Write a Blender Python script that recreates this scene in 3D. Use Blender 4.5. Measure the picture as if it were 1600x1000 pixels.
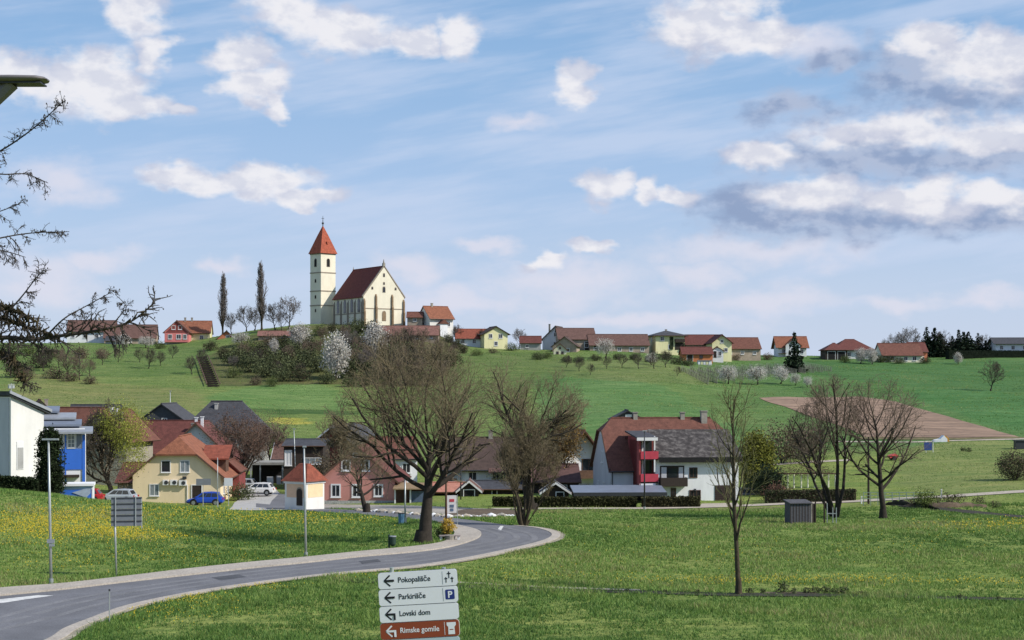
import bpy, math, random
import numpy as np
from mathutils import Vector, Matrix, geometry
R = math.radians
for o in list(bpy.data.objects): bpy.data.objects.remove(o)
sc = bpy.context.scene
COL = sc.collection
# ---------------------------------------------------------------- camera, sky, sun, exposure
F, HY, EYE = 2500.0, 600.0, 14.0          # focal length and horizon row for a 1600 px wide picture, eye height
cam_d = bpy.data.cameras.new('camera'); cam = bpy.data.objects.new('camera', cam_d); COL.objects.link(cam)
cam.location = (0, 0, EYE); cam.rotation_euler = (R(90), 0, 0)
cam_d.sensor_width = 36; cam_d.lens = 36*F/1600; cam_d.shift_y = (HY-500)/1600
cam_d.clip_start = .5; cam_d.clip_end = 12000
sc.camera = cam
SUN_EL, SUN_AZ = R(38), R(110)
vs = sc.view_settings; vs.view_transform = 'Standard'; vs.look = 'None'; vs.gamma = 1; vs.exposure = .38
sun_d = bpy.data.lights.new('sun', 'SUN'); sun = bpy.data.objects.new('sun', sun_d); COL.objects.link(sun)
sun_d.energy = 3.6; sun_d.angle = R(.5); sun_d.color = (1, .93, .83)
tosun = Vector((math.cos(SUN_EL)*math.sin(SUN_AZ), math.cos(SUN_EL)*math.cos(SUN_AZ), math.sin(SUN_EL)))
sun.rotation_euler = tosun.to_track_quat('Z', 'Y').to_euler()
sc.cycles.max_bounces = 6; sc.cycles.diffuse_bounces = 2; sc.cycles.glossy_bounces = 2
sc.cycles.transparent_max_bounces = 4; sc.cycles.caustics_reflective = False; sc.cycles.caustics_refractive = False

world = bpy.data.worlds.new("World"); sc.world = world; world.use_nodes = True
def make_sky():
    nt = world.node_tree; N = nt.nodes; L = nt.links; N.clear()
    def n(t, **k):
        x = N.new(t)
        for a, b in k.items(): setattr(x, a, b)
        return x
    def setin(sock, v):
        if hasattr(v, 'is_output'): L.new(v, sock)
        else: sock.default_value = v
    def math_(op, *a, clamp=False):
        x = n('ShaderNodeMath', operation=op, use_clamp=clamp)
        for i, v in enumerate(a): setin(x.inputs[i], v)
        return x.outputs[0]
    def vmath(op, *a):
        x = n('ShaderNodeVectorMath', operation=op)
        for i, v in enumerate(a): setin(x.inputs[i], v)
        return x.outputs['Value'] if op == 'LENGTH' else x.outputs[0]
    def smooth(v, a, b):
        x = n('ShaderNodeMapRange', interpolation_type='SMOOTHSTEP')
        setin(x.inputs[0], v); x.inputs[1].default_value = a; x.inputs[2].default_value = b
        return x.outputs[0]
    def mix(fac, a, b):
        x = n('ShaderNodeMix', data_type='RGBA'); setin(x.inputs[0], fac); setin(x.inputs[6], a); setin(x.inputs[7], b)
        return x.outputs[2]
    def noise(vec, scale, detail, rough=.55):
        x = n('ShaderNodeTexNoise', noise_dimensions='2D'); L.new(vec, x.inputs['Vector'])
        x.inputs['Scale'].default_value = scale; x.inputs['Detail'].default_value = detail; x.inputs['Roughness'].default_value = rough
        return x
    sky = n('ShaderNodeTexSky', sky_type='NISHITA'); sky.sun_disc = False
    sky.sun_elevation = SUN_EL; sky.sun_rotation = SUN_AZ; sky.dust_density = .6; sky.air_density = 1.0; sky.ozone_density = 1.6
    tc = n('ShaderNodeTexCoord'); d = vmath('NORMALIZE', tc.outputs['Generated'])
    sp = n('ShaderNodeSeparateXYZ'); L.new(d, sp.inputs[0])
    az = math_('ARCTAN2', sp.outputs[0], sp.outputs[1]); el = math_('ARCSINE', sp.outputs[2])
    cb = n('ShaderNodeCombineXYZ'); L.new(az, cb.inputs[0]); L.new(el, cb.inputs[1]); p = cb.outputs[0]
    # ragged edges: the direction is pushed about by noise before the cloud shapes are read
    st = vmath('MULTIPLY', p, (1, 1.7, 1))
    w1 = noise(st, 24, 4, .52)
    off = vmath('MULTIPLY', vmath('SUBTRACT', w1.outputs['Color'], (.5, .5, .5)), (.042, .024, 0))
    q = vmath('ADD', p, off)
    def ell(cx, cy, rx, ry):
        h = math.hypot(F, cx-800)
        return (math.atan((cx-800)/F), math.atan((HY-cy)/h)), (rx/h, ry/h)
    def field(lst):
        acc = None
        for e in lst:
            (u, v), (a, b) = ell(*e)
            dd = vmath('LENGTH', vmath('MULTIPLY_ADD', q, (1/a, 1/b, 0), (-u/a, -v/b, 0)))
            acc = dd if acc is None else math_('MINIMUM', acc, dd)
        return acc
    bright = [(455,18,62,42),(550,50,95,36),(645,64,48,22),(722,56,42,30),(212,18,50,45),(240,85,28,30),(368,82,52,32),(405,130,45,34),(418,168,26,20),
      (35,118,95,38),(140,132,92,52),(212,166,60,24),(275,178,42,10),(300,284,68,26),(405,284,88,28),(485,306,55,14),(907,133,28,32),
      (945,293,38,27),(1012,303,28,20),(1065,305,42,14),(842,403,28,15),(922,385,30,9),(1110,38,92,50),(1195,58,58,42),
      (1452,58,58,34),(1560,92,105,44),(1395,205,130,26),(1540,208,120,28),(1180,240,52,20),
      (1290,300,95,32),(1420,312,95,30),(1560,312,85,22)]
    dark = [(1430,112,78,62),(1510,140,150,50),(1340,240,185,34),(1490,250,190,32),(1240,170,75,24),(1300,95,45,22),(1170,318,80,52),(1330,338,200,40),(1520,340,150,34),(1080,60,60,30)]
    faint = [(95,285,60,42),(150,405,58,20),(765,383,42,14),(1170,392,165,28),(1212,466,112,25),(1532,466,72,15),(885,440,125,42),(815,190,50,12),
      (640,425,60,24),(60,440,90,40),(720,470,120,22),(1400,470,60,14),(1270,70,70,35),(1000,500,200,14),(350,410,35,14),(1090,430,60,20)]
    det = noise(st, 44, 5, .55).outputs['Fac']
    det_b = noise(vmath('ADD', st, (.0065, .0075, 0)), 44, 5, .55).outputs['Fac']; big_a = noise(st, 15, 3, .5).outputs['Fac']; big_b = noise(vmath('ADD', st, (.014, .016, 0)), 15, 3, .5).outputs['Fac']
    emb = math_('ADD', math_('MULTIPLY', math_('SUBTRACT', det, det_b), 1.5), math_('MULTIPLY', math_('SUBTRACT', big_a, big_b), 1.4))
    dcent = math_('MULTIPLY', math_('SUBTRACT', det, .5), 1.25)
    fb = math_('ADD', field(bright), dcent); fd = math_('ADD', field(dark), dcent); ff = math_('ADD', field(faint), dcent)
    ab = smooth(fb, 1.30, .58); ad = smooth(fd, 1.45, .30); af = math_('MULTIPLY', smooth(ff, 1.5, .1), .78)
    # thin high streaks
    sl = vmath('MULTIPLY', vmath('ADD', p, vmath('MULTIPLY', cb.outputs[0], (0, 0, 0))), (1.0, 6.5, 1))
    rot = n('ShaderNodeVectorRotate', rotation_type='Z_AXIS'); L.new(p, rot.inputs['Vector']); rot.inputs['Angle'].default_value = R(-9)
    streak = noise(vmath('MULTIPLY', rot.outputs[0], (1, 7, 1)), 6, 5, .55).outputs['Fac']
    cir = math_('MULTIPLY', smooth(streak, .36, .74), .62)
    low = smooth(el, .115, -.01)                                   # more veil near the horizon
    veil = math_('MAXIMUM', cir, math_('MULTIPLY', low, .42))
    shade = smooth(emb, -.34, .26)
    tint = n('ShaderNodeMix', data_type='RGBA', blend_type='MULTIPLY'); tint.inputs[0].default_value = 1
    L.new(sky.outputs[0], tint.inputs[6]); tint.inputs[7].default_value = SKY_TINT
    S = SKY_WHITE
    def c(r, g, b): return (r*S, g*S, b*S, 1)
    rp = n('ShaderNodeValToRGB'); L.new(math_('DIVIDE', el, .25), rp.inputs[0]); e = rp.color_ramp.elements
    e[0].position = 0; e[0].color = (.535, .605, .77, 1); e[1].position = 1; e[1].color = (.225, .40, .665, 1)
    for ps, cl in ((.22, (.475, .575, .77)), (.5, (.365, .51, .755)), (.78, (.275, .45, .71))): x = e.new(ps); x.color = (*cl, 1)
    hz = n('ShaderNodeVectorMath', operation='SCALE'); L.new(rp.outputs[0], hz.inputs[0]); hz.inputs['Scale'].default_value = S
    blue = mix(math_('MULTIPLY', smooth(el, .85, .2), .85), tint.outputs[2], hz.outputs[0])
    col = mix(veil, blue, c(.56, .645, .82))
    col = mix(af, col, c(.70, .70, .80))
    col = mix(math_('MULTIPLY', ad, .86), col, mix(shade, c(.25, .325, .50), c(.42, .48, .63)))
    body = mix(shade, c(.545, .575, .70), c(.83, .82, .855))
    core = smooth(fb, .9, .2)
    body = mix(math_('MULTIPLY', core, .4), body, c(.86, .85, .87))
    col = mix(math_('MULTIPLY', ab, .92), col, body)
    bg = n('ShaderNodeBackground'); L.new(col, bg.inputs[0]); bg.inputs[1].default_value = SKY_STRENGTH
    out = n('ShaderNodeOutputWorld'); L.new(bg.outputs[0], out.inputs[0])
SKY_STRENGTH = .11; SKY_WHITE = 1/SKY_STRENGTH/2**.3; SKY_TINT = (.92, 1.0, 1.06, 1)
make_sky()
world.cycles.sampling_method = 'MANUAL'; world.cycles.sample_map_resolution = 512

# ---------------------------------------------------------------- materials
MATS = {}
def M(name, col, rough=.85, var=.18, scale=2.5, bump=0, col2=None, f2=.5, metal=0, rows=0, spec=.35, stretch=None, coord='Object', sharp=.0, trans=0, fine=0):
    """noise-varied Principled surface; rows>0 adds tile courses along local z; stretch scales the noise axes"""
    if name in MATS: return MATS[name]
    m = bpy.data.materials.new(name); m.use_nodes = True; nt = m.node_tree; N, L = nt.nodes, nt.links
    b = N['Principled BSDF']; b.inputs['Roughness'].default_value = rough; b.inputs['Metallic'].default_value = metal
    b.inputs['Specular IOR Level'].default_value = spec
    tc = N.new('ShaderNodeTexCoord'); vec = tc.outputs[coord]
    if stretch:
        mp = N.new('ShaderNodeMapping'); mp.inputs['Scale'].default_value = stretch; L.new(vec, mp.inputs[0]); vec = mp.outputs[0]
    ns = N.new('ShaderNodeTexNoise'); ns.inputs['Scale'].default_value = scale; ns.inputs['Detail'].default_value = 5; ns.inputs['Roughness'].default_value = .65
    L.new(vec, ns.inputs['Vector'])
    rp = N.new('ShaderNodeValToRGB'); L.new(ns.outputs['Fac'], rp.inputs[0])
    c = np.array(col); lo = c*(1-var); hi = np.clip(c*(1+var), 0, .95) if col2 is None else np.array(col2)
    rp.color_ramp.elements[0].color = (*lo, 1); rp.color_ramp.elements[1].color = (*hi, 1)
    if col2 is None: rp.color_ramp.elements[0].position = .3; rp.color_ramp.elements[1].position = .7
    else: rp.color_ramp.elements[0].position = max(0, f2-.22+sharp); rp.color_ramp.elements[1].position = min(1, f2+.22-sharp)
    outc = rp.outputs[0]
    if fine:
        n2 = N.new('ShaderNodeTexNoise'); n2.inputs['Scale'].default_value = fine; n2.inputs['Detail'].default_value = 3; L.new(vec, n2.inputs['Vector'])
        mr = N.new('ShaderNodeMapRange'); L.new(n2.outputs['Fac'], mr.inputs[0]); mr.inputs[1].default_value = .25; mr.inputs[2].default_value = .75
        mr.inputs[3].default_value = .72; mr.inputs[4].default_value = 1.28
        mx = N.new('ShaderNodeMix'); mx.data_type = 'RGBA'; mx.blend_type = 'MULTIPLY'; mx.inputs[0].default_value = 1
        L.new(outc, mx.inputs[6]); L.new(mr.outputs[0], mx.inputs[7]); outc = mx.outputs[2]
    hgt = ns.outputs['Fac']
    if rows:
        wv = N.new('ShaderNodeTexWave'); wv.bands_direction = 'Z'; wv.wave_profile = 'SAW'; wv.inputs['Scale'].default_value = rows
        wv.inputs['Distortion'].default_value = .6; wv.inputs['Detail'].default_value = 2; wv.inputs['Detail Scale'].default_value = 2
        L.new(tc.outputs['Object'], wv.inputs['Vector'])
        mr = N.new('ShaderNodeMapRange'); L.new(wv.outputs['Fac'], mr.inputs[0]); mr.inputs[3].default_value = .8; mr.inputs[4].default_value = 1.12
        mx = N.new('ShaderNodeMix'); mx.data_type = 'RGBA'; mx.blend_type = 'MULTIPLY'; mx.inputs[0].default_value = 1
        L.new(outc, mx.inputs[6]); L.new(mr.outputs[0], mx.inputs[7]); outc = mx.outputs[2]; hgt = wv.outputs['Fac']
    L.new(outc, b.inputs['Base Color'])
    if bump:
        bp = N.new('ShaderNodeBump'); bp.inputs['Strength'].default_value = bump; bp.inputs['Distance'].default_value = .05
        L.new(hgt, bp.inputs['Height']); L.new(bp.outputs[0], b.inputs['Normal'])
    if trans:
        tr = N.new('ShaderNodeBsdfTranslucent'); L.new(outc, tr.inputs[0]); ms = N.new('ShaderNodeMixShader'); ms.inputs[0].default_value = trans
        L.new(b.outputs[0], ms.inputs[1]); L.new(tr.outputs[0], ms.inputs[2]); L.new(ms.outputs[0], N['Material Output'].inputs[0])
    MATS[name] = m; return m
def RF(name, col, var=.28, **k): return M(name, col, .85, var, 1.6, .5, rows=2.6, fine=9, **k)
def PL(name, col, var=.10, **k): return M(name, col, .9, var, .7, .08, stretch=(1, 1, .28), **k)
white = PL('white_plaster', (.74, .75, .77), .11); white_n = PL('bright_plaster', (.72, .71, .68)); grey_pl = PL('grey_plaster_shade', (.50, .51, .54))  # grey_pl: grey boards, also the shade of white walls put into colour
cream = M('church_plaster', (.76, .71, .57), .9, .10, .4, .03, stretch=(1, 1, .4)); cream2 = PL('pale_yellow_plaster', (.72, .68, .40)); yellow_pl = M('yellow_plaster', (.79, .645, .43), .9, .10, .6, stretch=(1, 1, .3))
pink_pl = M('old_rose_plaster', (.56, .255, .215), .9, .14, .6); red_pl = M('dark_red_boards', (.22, .055, .05), .85, .2, 1.2); brick = M('orange_brick', (.45, .16, .09), .9, .2, 1.5)
hotpink = M('pink_plaster', (.62, .20, .19), .9, .1, .6); brownw = M('weathered_plaster', (.36, .29, .23), .95, .25, .8); greyw = M('dirty_grey_plaster', (.34, .34, .33), .95, .2, .8)
orange_w = M('orange_boards', (.50, .17, .07), .85, .15, 1); darkwood = M('dark_wood', (.035, .025, .02), .8, .3, 3, stretch=(8, 8, 1)); brownwood = M('brown_wood', (.11, .06, .04), .8, .3, 3)
rust = RF('rust_red_tiles', (.155, .064, .046)); orange_r = RF('orange_tiles', (.245, .095, .054)); bright_red = RF('bright_red_tiles', (.25, .072, .044)); dark_red = RF('dark_red_tiles', (.135, .046, .038))
brown_r = RF('brown_tiles', (.135, .075, .062)); darkbrown_r = RF('old_brown_tiles', (.075, .05, .042)); slate = RF('dark_slate', (.060, .062, .072)); church_r = RF('church_roof_tiles', (.17, .04, .032))
spire_r = RF('spire_tiles', (.36, .09, .05)); faded_r = RF('faded_red_tiles', (.22, .11, .09))
eternit = M('mossy_fibre_cement', (.054, .047, .046), .9, .2, 1.7, .3, col2=(.25, .23, .215), f2=.66, rows=2, fine=5)
sheet = M('blue_grey_sheet', (.17, .20, .26), .5, .12, .8, rows=0); zinc = M('zinc_sheet', (.35, .37, .40), .45, .12, 1, metal=.3)
frame_w = M('white_frame', (.72, .72, .72), .6, .04, 2); frame_b = M('brown_frame', (.09, .05, .035), .7, .15, 4); glass = M('window_glass', (.02, .024, .03), .08, .3, 1, spec=.6)
glass_l = M('curtained_glass', (.22, .25, .28), .12, .25, 2.5, spec=.6); metal_g = M('galvanised_steel', (.42, .45, .45), .45, .12, 5, metal=.5); metal_d = M('dark_metal', (.05, .053, .06), .5, .2, 4, metal=.3)
stone = M('old_stone', (.30, .28, .24), .95, .25, 2, .3); concrete = M('concrete', (.42, .41, .39), .95, .12, 1.2, .1, fine=6); black = M('black_gap', (.012, .012, .013), .9, .3, 2)  # black: mostly the dark inside openings put into the colour
blue_p = M('blue_panel', (.036, .145, .58), .5, .08, 1); trimstone = M('grey_trim', (.30, .25, .20), .9, .15, 2); butt = M('brown_buttress_stone', (.24, .17, .105), .95, .3, 2)

# ---------------------------------------------------------------- mesh builder
class MB:
    def __init__(s): s.v = []; s.f = []; s.m = []
    def add(s, vs, fs, mi=0):
        b = len(s.v); s.v.extend(vs); s.f.extend([tuple(i+b for i in f) for f in fs]); s.m.extend([mi]*len(fs)); return s
    def box(s, x0, x1, y0, y1, z0, z1, mi=0):
        return s.add([(x0,y0,z0),(x1,y0,z0),(x1,y1,z0),(x0,y1,z0),(x0,y0,z1),(x1,y0,z1),(x1,y1,z1),(x0,y1,z1)],
            [(0,3,2,1),(4,5,6,7),(0,1,5,4),(1,2,6,5),(2,3,7,6),(3,0,4,7)], mi)
    def obox(s, c, sx, sy, sz, rz=0, mi=0, rx=0, ry=0):
        m = Matrix.Translation(c) @ Matrix.Rotation(rz, 4, 'Z') @ Matrix.Rotation(ry, 4, 'Y') @ Matrix.Rotation(rx, 4, 'X')
        t = MB().box(-sx/2, sx/2, -sy/2, sy/2, -sz/2, sz/2); return s.add([tuple(m @ Vector(v)) for v in t.v], t.f, mi)
    def prism(s, pts, y0, y1, mi=0, axis='y'):
        """polygon (a,b) counter-clockwise seen from -y, extruded from y0 to y1"""
        n = len(pts); g = (lambda a, b, c: (a, c, b)) if axis == 'y' else ((lambda a, b, c: (c, a, b)) if axis == 'x' else (lambda a, b, c: (a, b, c)))
        vs = [g(a, b, y0) for a, b in pts]+[g(a, b, y1) for a, b in pts]
        return s.add(vs, [tuple(range(n)), tuple(range(2*n-1, n-1, -1))]+[(i, i+n, (i+1) % n+n, (i+1) % n) for i in range(n)], mi)
    def tube(s, pts, rad, k=6, mi=0, cap=True):
        n = len(pts); vs = []; fs = []
        for i, p in enumerate(pts):
            a = pts[max(i-1, 0)]; b = pts[min(i+1, n-1)]; d = (b[0]-a[0], b[1]-a[1], b[2]-a[2])
            l = math.sqrt(d[0]*d[0]+d[1]*d[1]+d[2]*d[2]) or 1; dx, dy, dz = d[0]/l, d[1]/l, d[2]/l
            if abs(dz) < .85: ux, uy, uz = dy, -dx, 0.
            else: ux, uy, uz = 0., dz, -dy
            l = math.sqrt(ux*ux+uy*uy+uz*uz); ux /= l; uy /= l; uz /= l
            wx, wy, wz = dy*uz-dz*uy, dz*ux-dx*uz, dx*uy-dy*ux; r = rad[i] if hasattr(rad, '__len__') else rad
            for j in range(k):
                c, q = CS[k][j]; c *= r; q *= r
                vs.append((p[0]+ux*c+wx*q, p[1]+uy*c+wy*q, p[2]+uz*c+wz*q))
        for i in range(n-1):
            for j in range(k):
                j2 = (j+1) % k; fs.append((i*k+j, i*k+j2, (i+1)*k+j2, (i+1)*k+j))
        if cap: fs.append(tuple(range(k-1, -1, -1))); fs.append(tuple((n-1)*k+j for j in range(k)))
        return s.add(vs, fs, mi)
    def cyl(s, x, y, z0, z1, r, k=10, r1=None, mi=0): return s.tube([(x, y, z0), (x, y, z1)], [r, r if r1 is None else r1], k, mi)
    def quad(s, a, b, c, d, mi=0): return s.add([a, b, c, d], [(0, 1, 2, 3)], mi)
    def build(s, name, mat, parent=None, smooth=False):
        me = bpy.data.meshes.new(name); me.from_pydata(s.v, [], s.f)
        for m in (mat if isinstance(mat, (list, tuple)) else [mat]): me.materials.append(m)
        if any(s.m): me.polygons.foreach_set('material_index', s.m)
        if smooth: me.polygons.foreach_set('use_smooth', [True]*len(me.polygons))
        o = bpy.data.objects.new(name, me); COL.objects.link(o)
        if parent: o.parent = parent
        return o
CS = {k: [(math.cos(2*math.pi*j/k), math.sin(2*math.pi*j/k)) for j in range(k)] for k in range(3, 33)}
def tag(o, label=None, cat=None, group=None, kind=None):
    if label: o['label'] = label
    if cat: o['category'] = cat
    if group: o['group'] = group
    if kind: o['kind'] = kind
    return o
def thing(name, label, cat, loc=(0, 0, 0), rz=0, group=None):
    o = bpy.data.objects.new(name, None); COL.objects.link(o); o.location = loc; o.rotation_euler = (0, 0, R(rz)); o.empty_display_size = .5
    return tag(o, label, cat, group)
def copy_tree(o, parent=None):
    kids = list(o.children); c = o.copy(); COL.objects.link(c)
    if parent: c.parent = parent
    for ch in kids: copy_tree(ch, c)
    return c
def P(px, py, Y): return Vector(((px-800)*Y/F, Y, EYE+(HY-py)*Y/F))
def X(px, Y): return (px-800)*Y/F

# ---------------------------------------------------------------- terrain: picture rows against distance, column by column
def zz(py, Y): return (HY-py)*Y/F
near = [(-60, -1.7), (0, -1.7), (12, -3.5), (26, -6.2), (45, -9.6), (60, -11.2)]
def colm(lst): return near+[(a, b) if t else (a, zz(b, a)) for a, b, t in lst]
TC = {
 0: colm([(71,1000,0),(88,920,0),(92,903,0),(108,840,0),(135,765,0),(150,-9.3,1),(165,-10.4,1),(200,-12,1),(240,-12,1),(270,690,0),(310,640,0),(350,600,0),(410,560,0),(470,535,0),(500,12.6,1),(600,8,1),(900,0,1)]),
 120: colm([(71,1000,0),(86,930,0),(92.5,909,0),(108,843,0),(136,779,0),(150,-11.1,1),(165,-12.4,1),(200,-13.2,1),(240,-12.8,1),(270,690,0),(310,640,0),(358,600,0),(418,560,0),(470,537,0),(500,12.3,1),(600,8,1),(900,0,1)]),
 250: colm([(71,1000,0),(84,935,0),(93,897,0),(110,840,0),(140,789,0),(150,-11.5,1),(180,-14.1,1),(200,-14.2,1),(240,-13.6,1),(270,-11,1),(310,640,0),(365,600,0),(425,560,0),(470,538,0),(500,12,1),(600,8,1),(900,0,1)]),
 480: colm([(72,1000,0),(86,920,0),(103,870,0),(130,828,0),(160,798,0),(172,794,0),(190,781,0),(220,760,0),(250,-13.6,1),(285,690,0),(330,640,0),(375,600,0),(432,545,0),(470,508,0),(482,18.4,1),(505,18.6,1),(560,14,1),(650,6,1),(900,0,1)]),
 660: colm([(72,1000,0),(92,891,0),(111,848,0),(130,819,0),(155,800,0),(170,-12.9,1),(190,775,0),(240,-13.2,1),(285,690,0),(330,640,0),(375,600,0),(430,550,0),(468,508,0),(480,17.6,1),(500,17,1),(560,13,1),(650,6,1),(900,0,1)]),
 722: colm([(72,1000,0),(91,900,0),(108,860,0),(128,821,0),(156,800,0),(170,794,0),(210,-13.2,1),(250,-12.6,1),(298,670,0),(345,620,0),(380,592,0),(430,558,0),(468,541,0),(500,11.4,1),(560,9,1),(700,3,1),(900,0,1)]),
 850: colm([(72,1000,0),(89,925,0),(105,868,0),(115,838,0),(126,824,0),(158,800,0),(172,793,0),(230,-13.2,1),(265,-11.6,1),(312,650,0),(362,600,0),(430,560,0),(475,546,0),(500,11,1),(560,9,1),(700,3,1),(900,0,1)]),
 1000: colm([(72,1000,0),(89,925,0),(107,870,0),(130,830,0),(168,795,0),(225,-12.6,1),(262,-11,1),(315,640,0),(360,600,0),(430,565,0),(480,550,0),(500,10,1),(560,8,1),(700,3,1),(900,0,1)]),
 1155: colm([(72,1000,0),(88,925,0),(107,868,0),(148,810,0),(180,787,0),(225,-12,1),(262,700,0),(345,622,0),(420,580,0),(488,556,0),(505,9,1),(560,7.5,1),(700,3,1),(900,0,1)]),
 1300: colm([(72,1000,0),(88,928,0),(107,868,0),(148,808,0),(178,785,0),(215,740,0),(270,690,0),(310,650,0),(345,622,0),(400,590,0),(488,558,0),(505,8.5,1),(560,7,1),(700,3,1),(900,0,1)]),
 1600: colm([(72,1000,0),(87,935,0),(107,868,0),(142,812,0),(153,-12.6,1),(175,768,0),(205,740,0),(270,687,0),(325,640,0),(395,600,0),(450,575,0),(500,556,0),(520,9,1),(580,7.5,1),(700,3,1),(900,0,1)]),
}
TK = sorted(TC)
def z_raw(Xa, Ya):
    px = np.clip(800+F*Xa/np.maximum(Ya, 30), -200, 1800)
    zs = np.stack([np.interp(Ya, [a for a, b in TC[k]], [b for a, b in TC[k]]) for k in TK]); out = np.zeros_like(Ya); px = np.clip(px, 0, 1600)
    for i in range(len(TK)-1):
        t = (px-TK[i])/(TK[i+1]-TK[i]); m = (t >= 0) & (t <= 1); t = np.clip(t, 0, 1); t = t*t*(3-2*t)*.5+t*.5
        out = np.where(m, zs[i]*(1-t)+zs[i+1]*t, out)
    return out+EYE
STEP = 2.0
gx = np.concatenate([np.linspace(-3000, -260, 14), np.arange(-230, 230.1, STEP), np.linspace(260, 3000, 14)])
gy = np.concatenate([np.linspace(-600, -80, 6), np.arange(-50, 560.1, STEP), np.linspace(590, 900, 8), np.linspace(1100, 5000, 8)])
GX, GY = np.meshgrid(gx, gy)
GZ = z_raw(GX, GY)
def blur(a, r):
    k = np.exp(-np.arange(-3*r, 3*r+1)**2/(2*r*r)); k /= k.sum()
    for ax in (0, 1):
        a = np.apply_along_axis(lambda v: np.convolve(np.pad(v, 3*r, mode='edge'), k, 'valid'), ax, a)
    return a
GZ = blur(GZ, 2)
rng = np.random.default_rng(5)
def vnoise(x, y, s, seed):
    r = np.random.default_rng(seed); t = r.random((64, 64)); x = x/s; y = y/s; xi = np.floor(x).astype(int); yi = np.floor(y).astype(int); fx = x-xi; fy = y-yi
    fx = fx*fx*(3-2*fx); fy = fy*fy*(3-2*fy); g = lambda a, b: t[a % 64, b % 64]
    return (g(xi, yi)*(1-fx)+g(xi+1, yi)*fx)*(1-fy)+(g(xi, yi+1)*(1-fx)+g(xi+1, yi+1)*fx)*fy-.5
hillm = np.clip((GY-255)/40, 0, 1)*np.clip((1500-GY)/500, 0, 1)
GZ = GZ+hillm*(vnoise(GX, GY, 31, 1)*1.3+vnoise(GX, GY, 13, 2)*.5)+vnoise(GX, GY, 7, 3)*.12*(GY > 60)
def gz(x, y):
    x = np.asarray(x, float); y = np.asarray(y, float)
    i = np.clip(np.searchsorted(gx, x)-1, 0, len(gx)-2); j = np.clip(np.searchsorted(gy, y)-1, 0, len(gy)-2)
    fx = np.clip((x-gx[i])/(gx[i+1]-gx[i]), 0, 1); fy = np.clip((y-gy[j])/(gy[j+1]-gy[j]), 0, 1)
    # the same diagonal the quads are split along
    a, b, c, d = GZ[j, i], GZ[j, i+1], GZ[j+1, i+1], GZ[j+1, i]
    return np.where(fx >= fy, a+(b-a)*fx+(c-b)*fy, a+(c-d)*fx+(d-a)*fy)
_ty = np.arange(62, 620, .5)
def G(px, py, ymin=62):
    """where the sight line of a picture point meets the ground"""
    t = _ty[_ty >= ymin]; xs = (px-800)*t/F; h = EYE+(HY-py)*t/F-gz(xs, t); k = np.nonzero(h <= 0)[0]
    if len(k) == 0: k = [int(np.argmin(h))]
    i = k[0]; Y = t[i]
    if i > 0 and h[i-1] > h[i]: Y = t[i-1]+(t[i]-t[i-1])*h[i-1]/(h[i-1]-h[i])
    x = (px-800)*Y/F
    return Vector((x, Y, float(gz(x, Y))))
def on(px, Y): x = X(px, Y); return Vector((x, Y, float(gz(x, Y))))
def inpoly(xs, ys, poly):
    c = np.zeros(np.shape(xs), bool); n = len(poly)
    for i in range(n):
        x0, y0 = poly[i][:2]; x1, y1 = poly[(i+1) % n][:2]
        if y0 == y1: continue
        c ^= ((y0 > ys) != (y1 > ys)) & (xs < (x1-x0)*(ys-y0)/(y1-y0)+x0)
    return c
def spline(pts, n=6, closed=True):
    pts = [np.array(p, float) for p in pts]; m = len(pts); out = []
    for i in range(m if closed else m-1):
        if closed: a, b, c, d = pts[i-1], pts[i], pts[(i+1) % m], pts[(i+2) % m]
        else: a, b, c, d = pts[max(i-1, 0)], pts[i], pts[i+1], pts[min(i+2, m-1)]
        for k in range(n):
            t = k/n; out.append(.5*(2*b+(c-a)*t+(2*a-5*b+4*c-d)*t*t+(3*b-a-3*c+d)*t**3))
    if not closed: out.append(pts[-1])
    return out
def gpoly(pix, n=1):
    """outline given in picture points -> outline on the ground"""
    return [G(a, b)[:2] for a, b in (spline(pix, n) if n > 1 else pix)]
KEEPOUT = []
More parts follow.
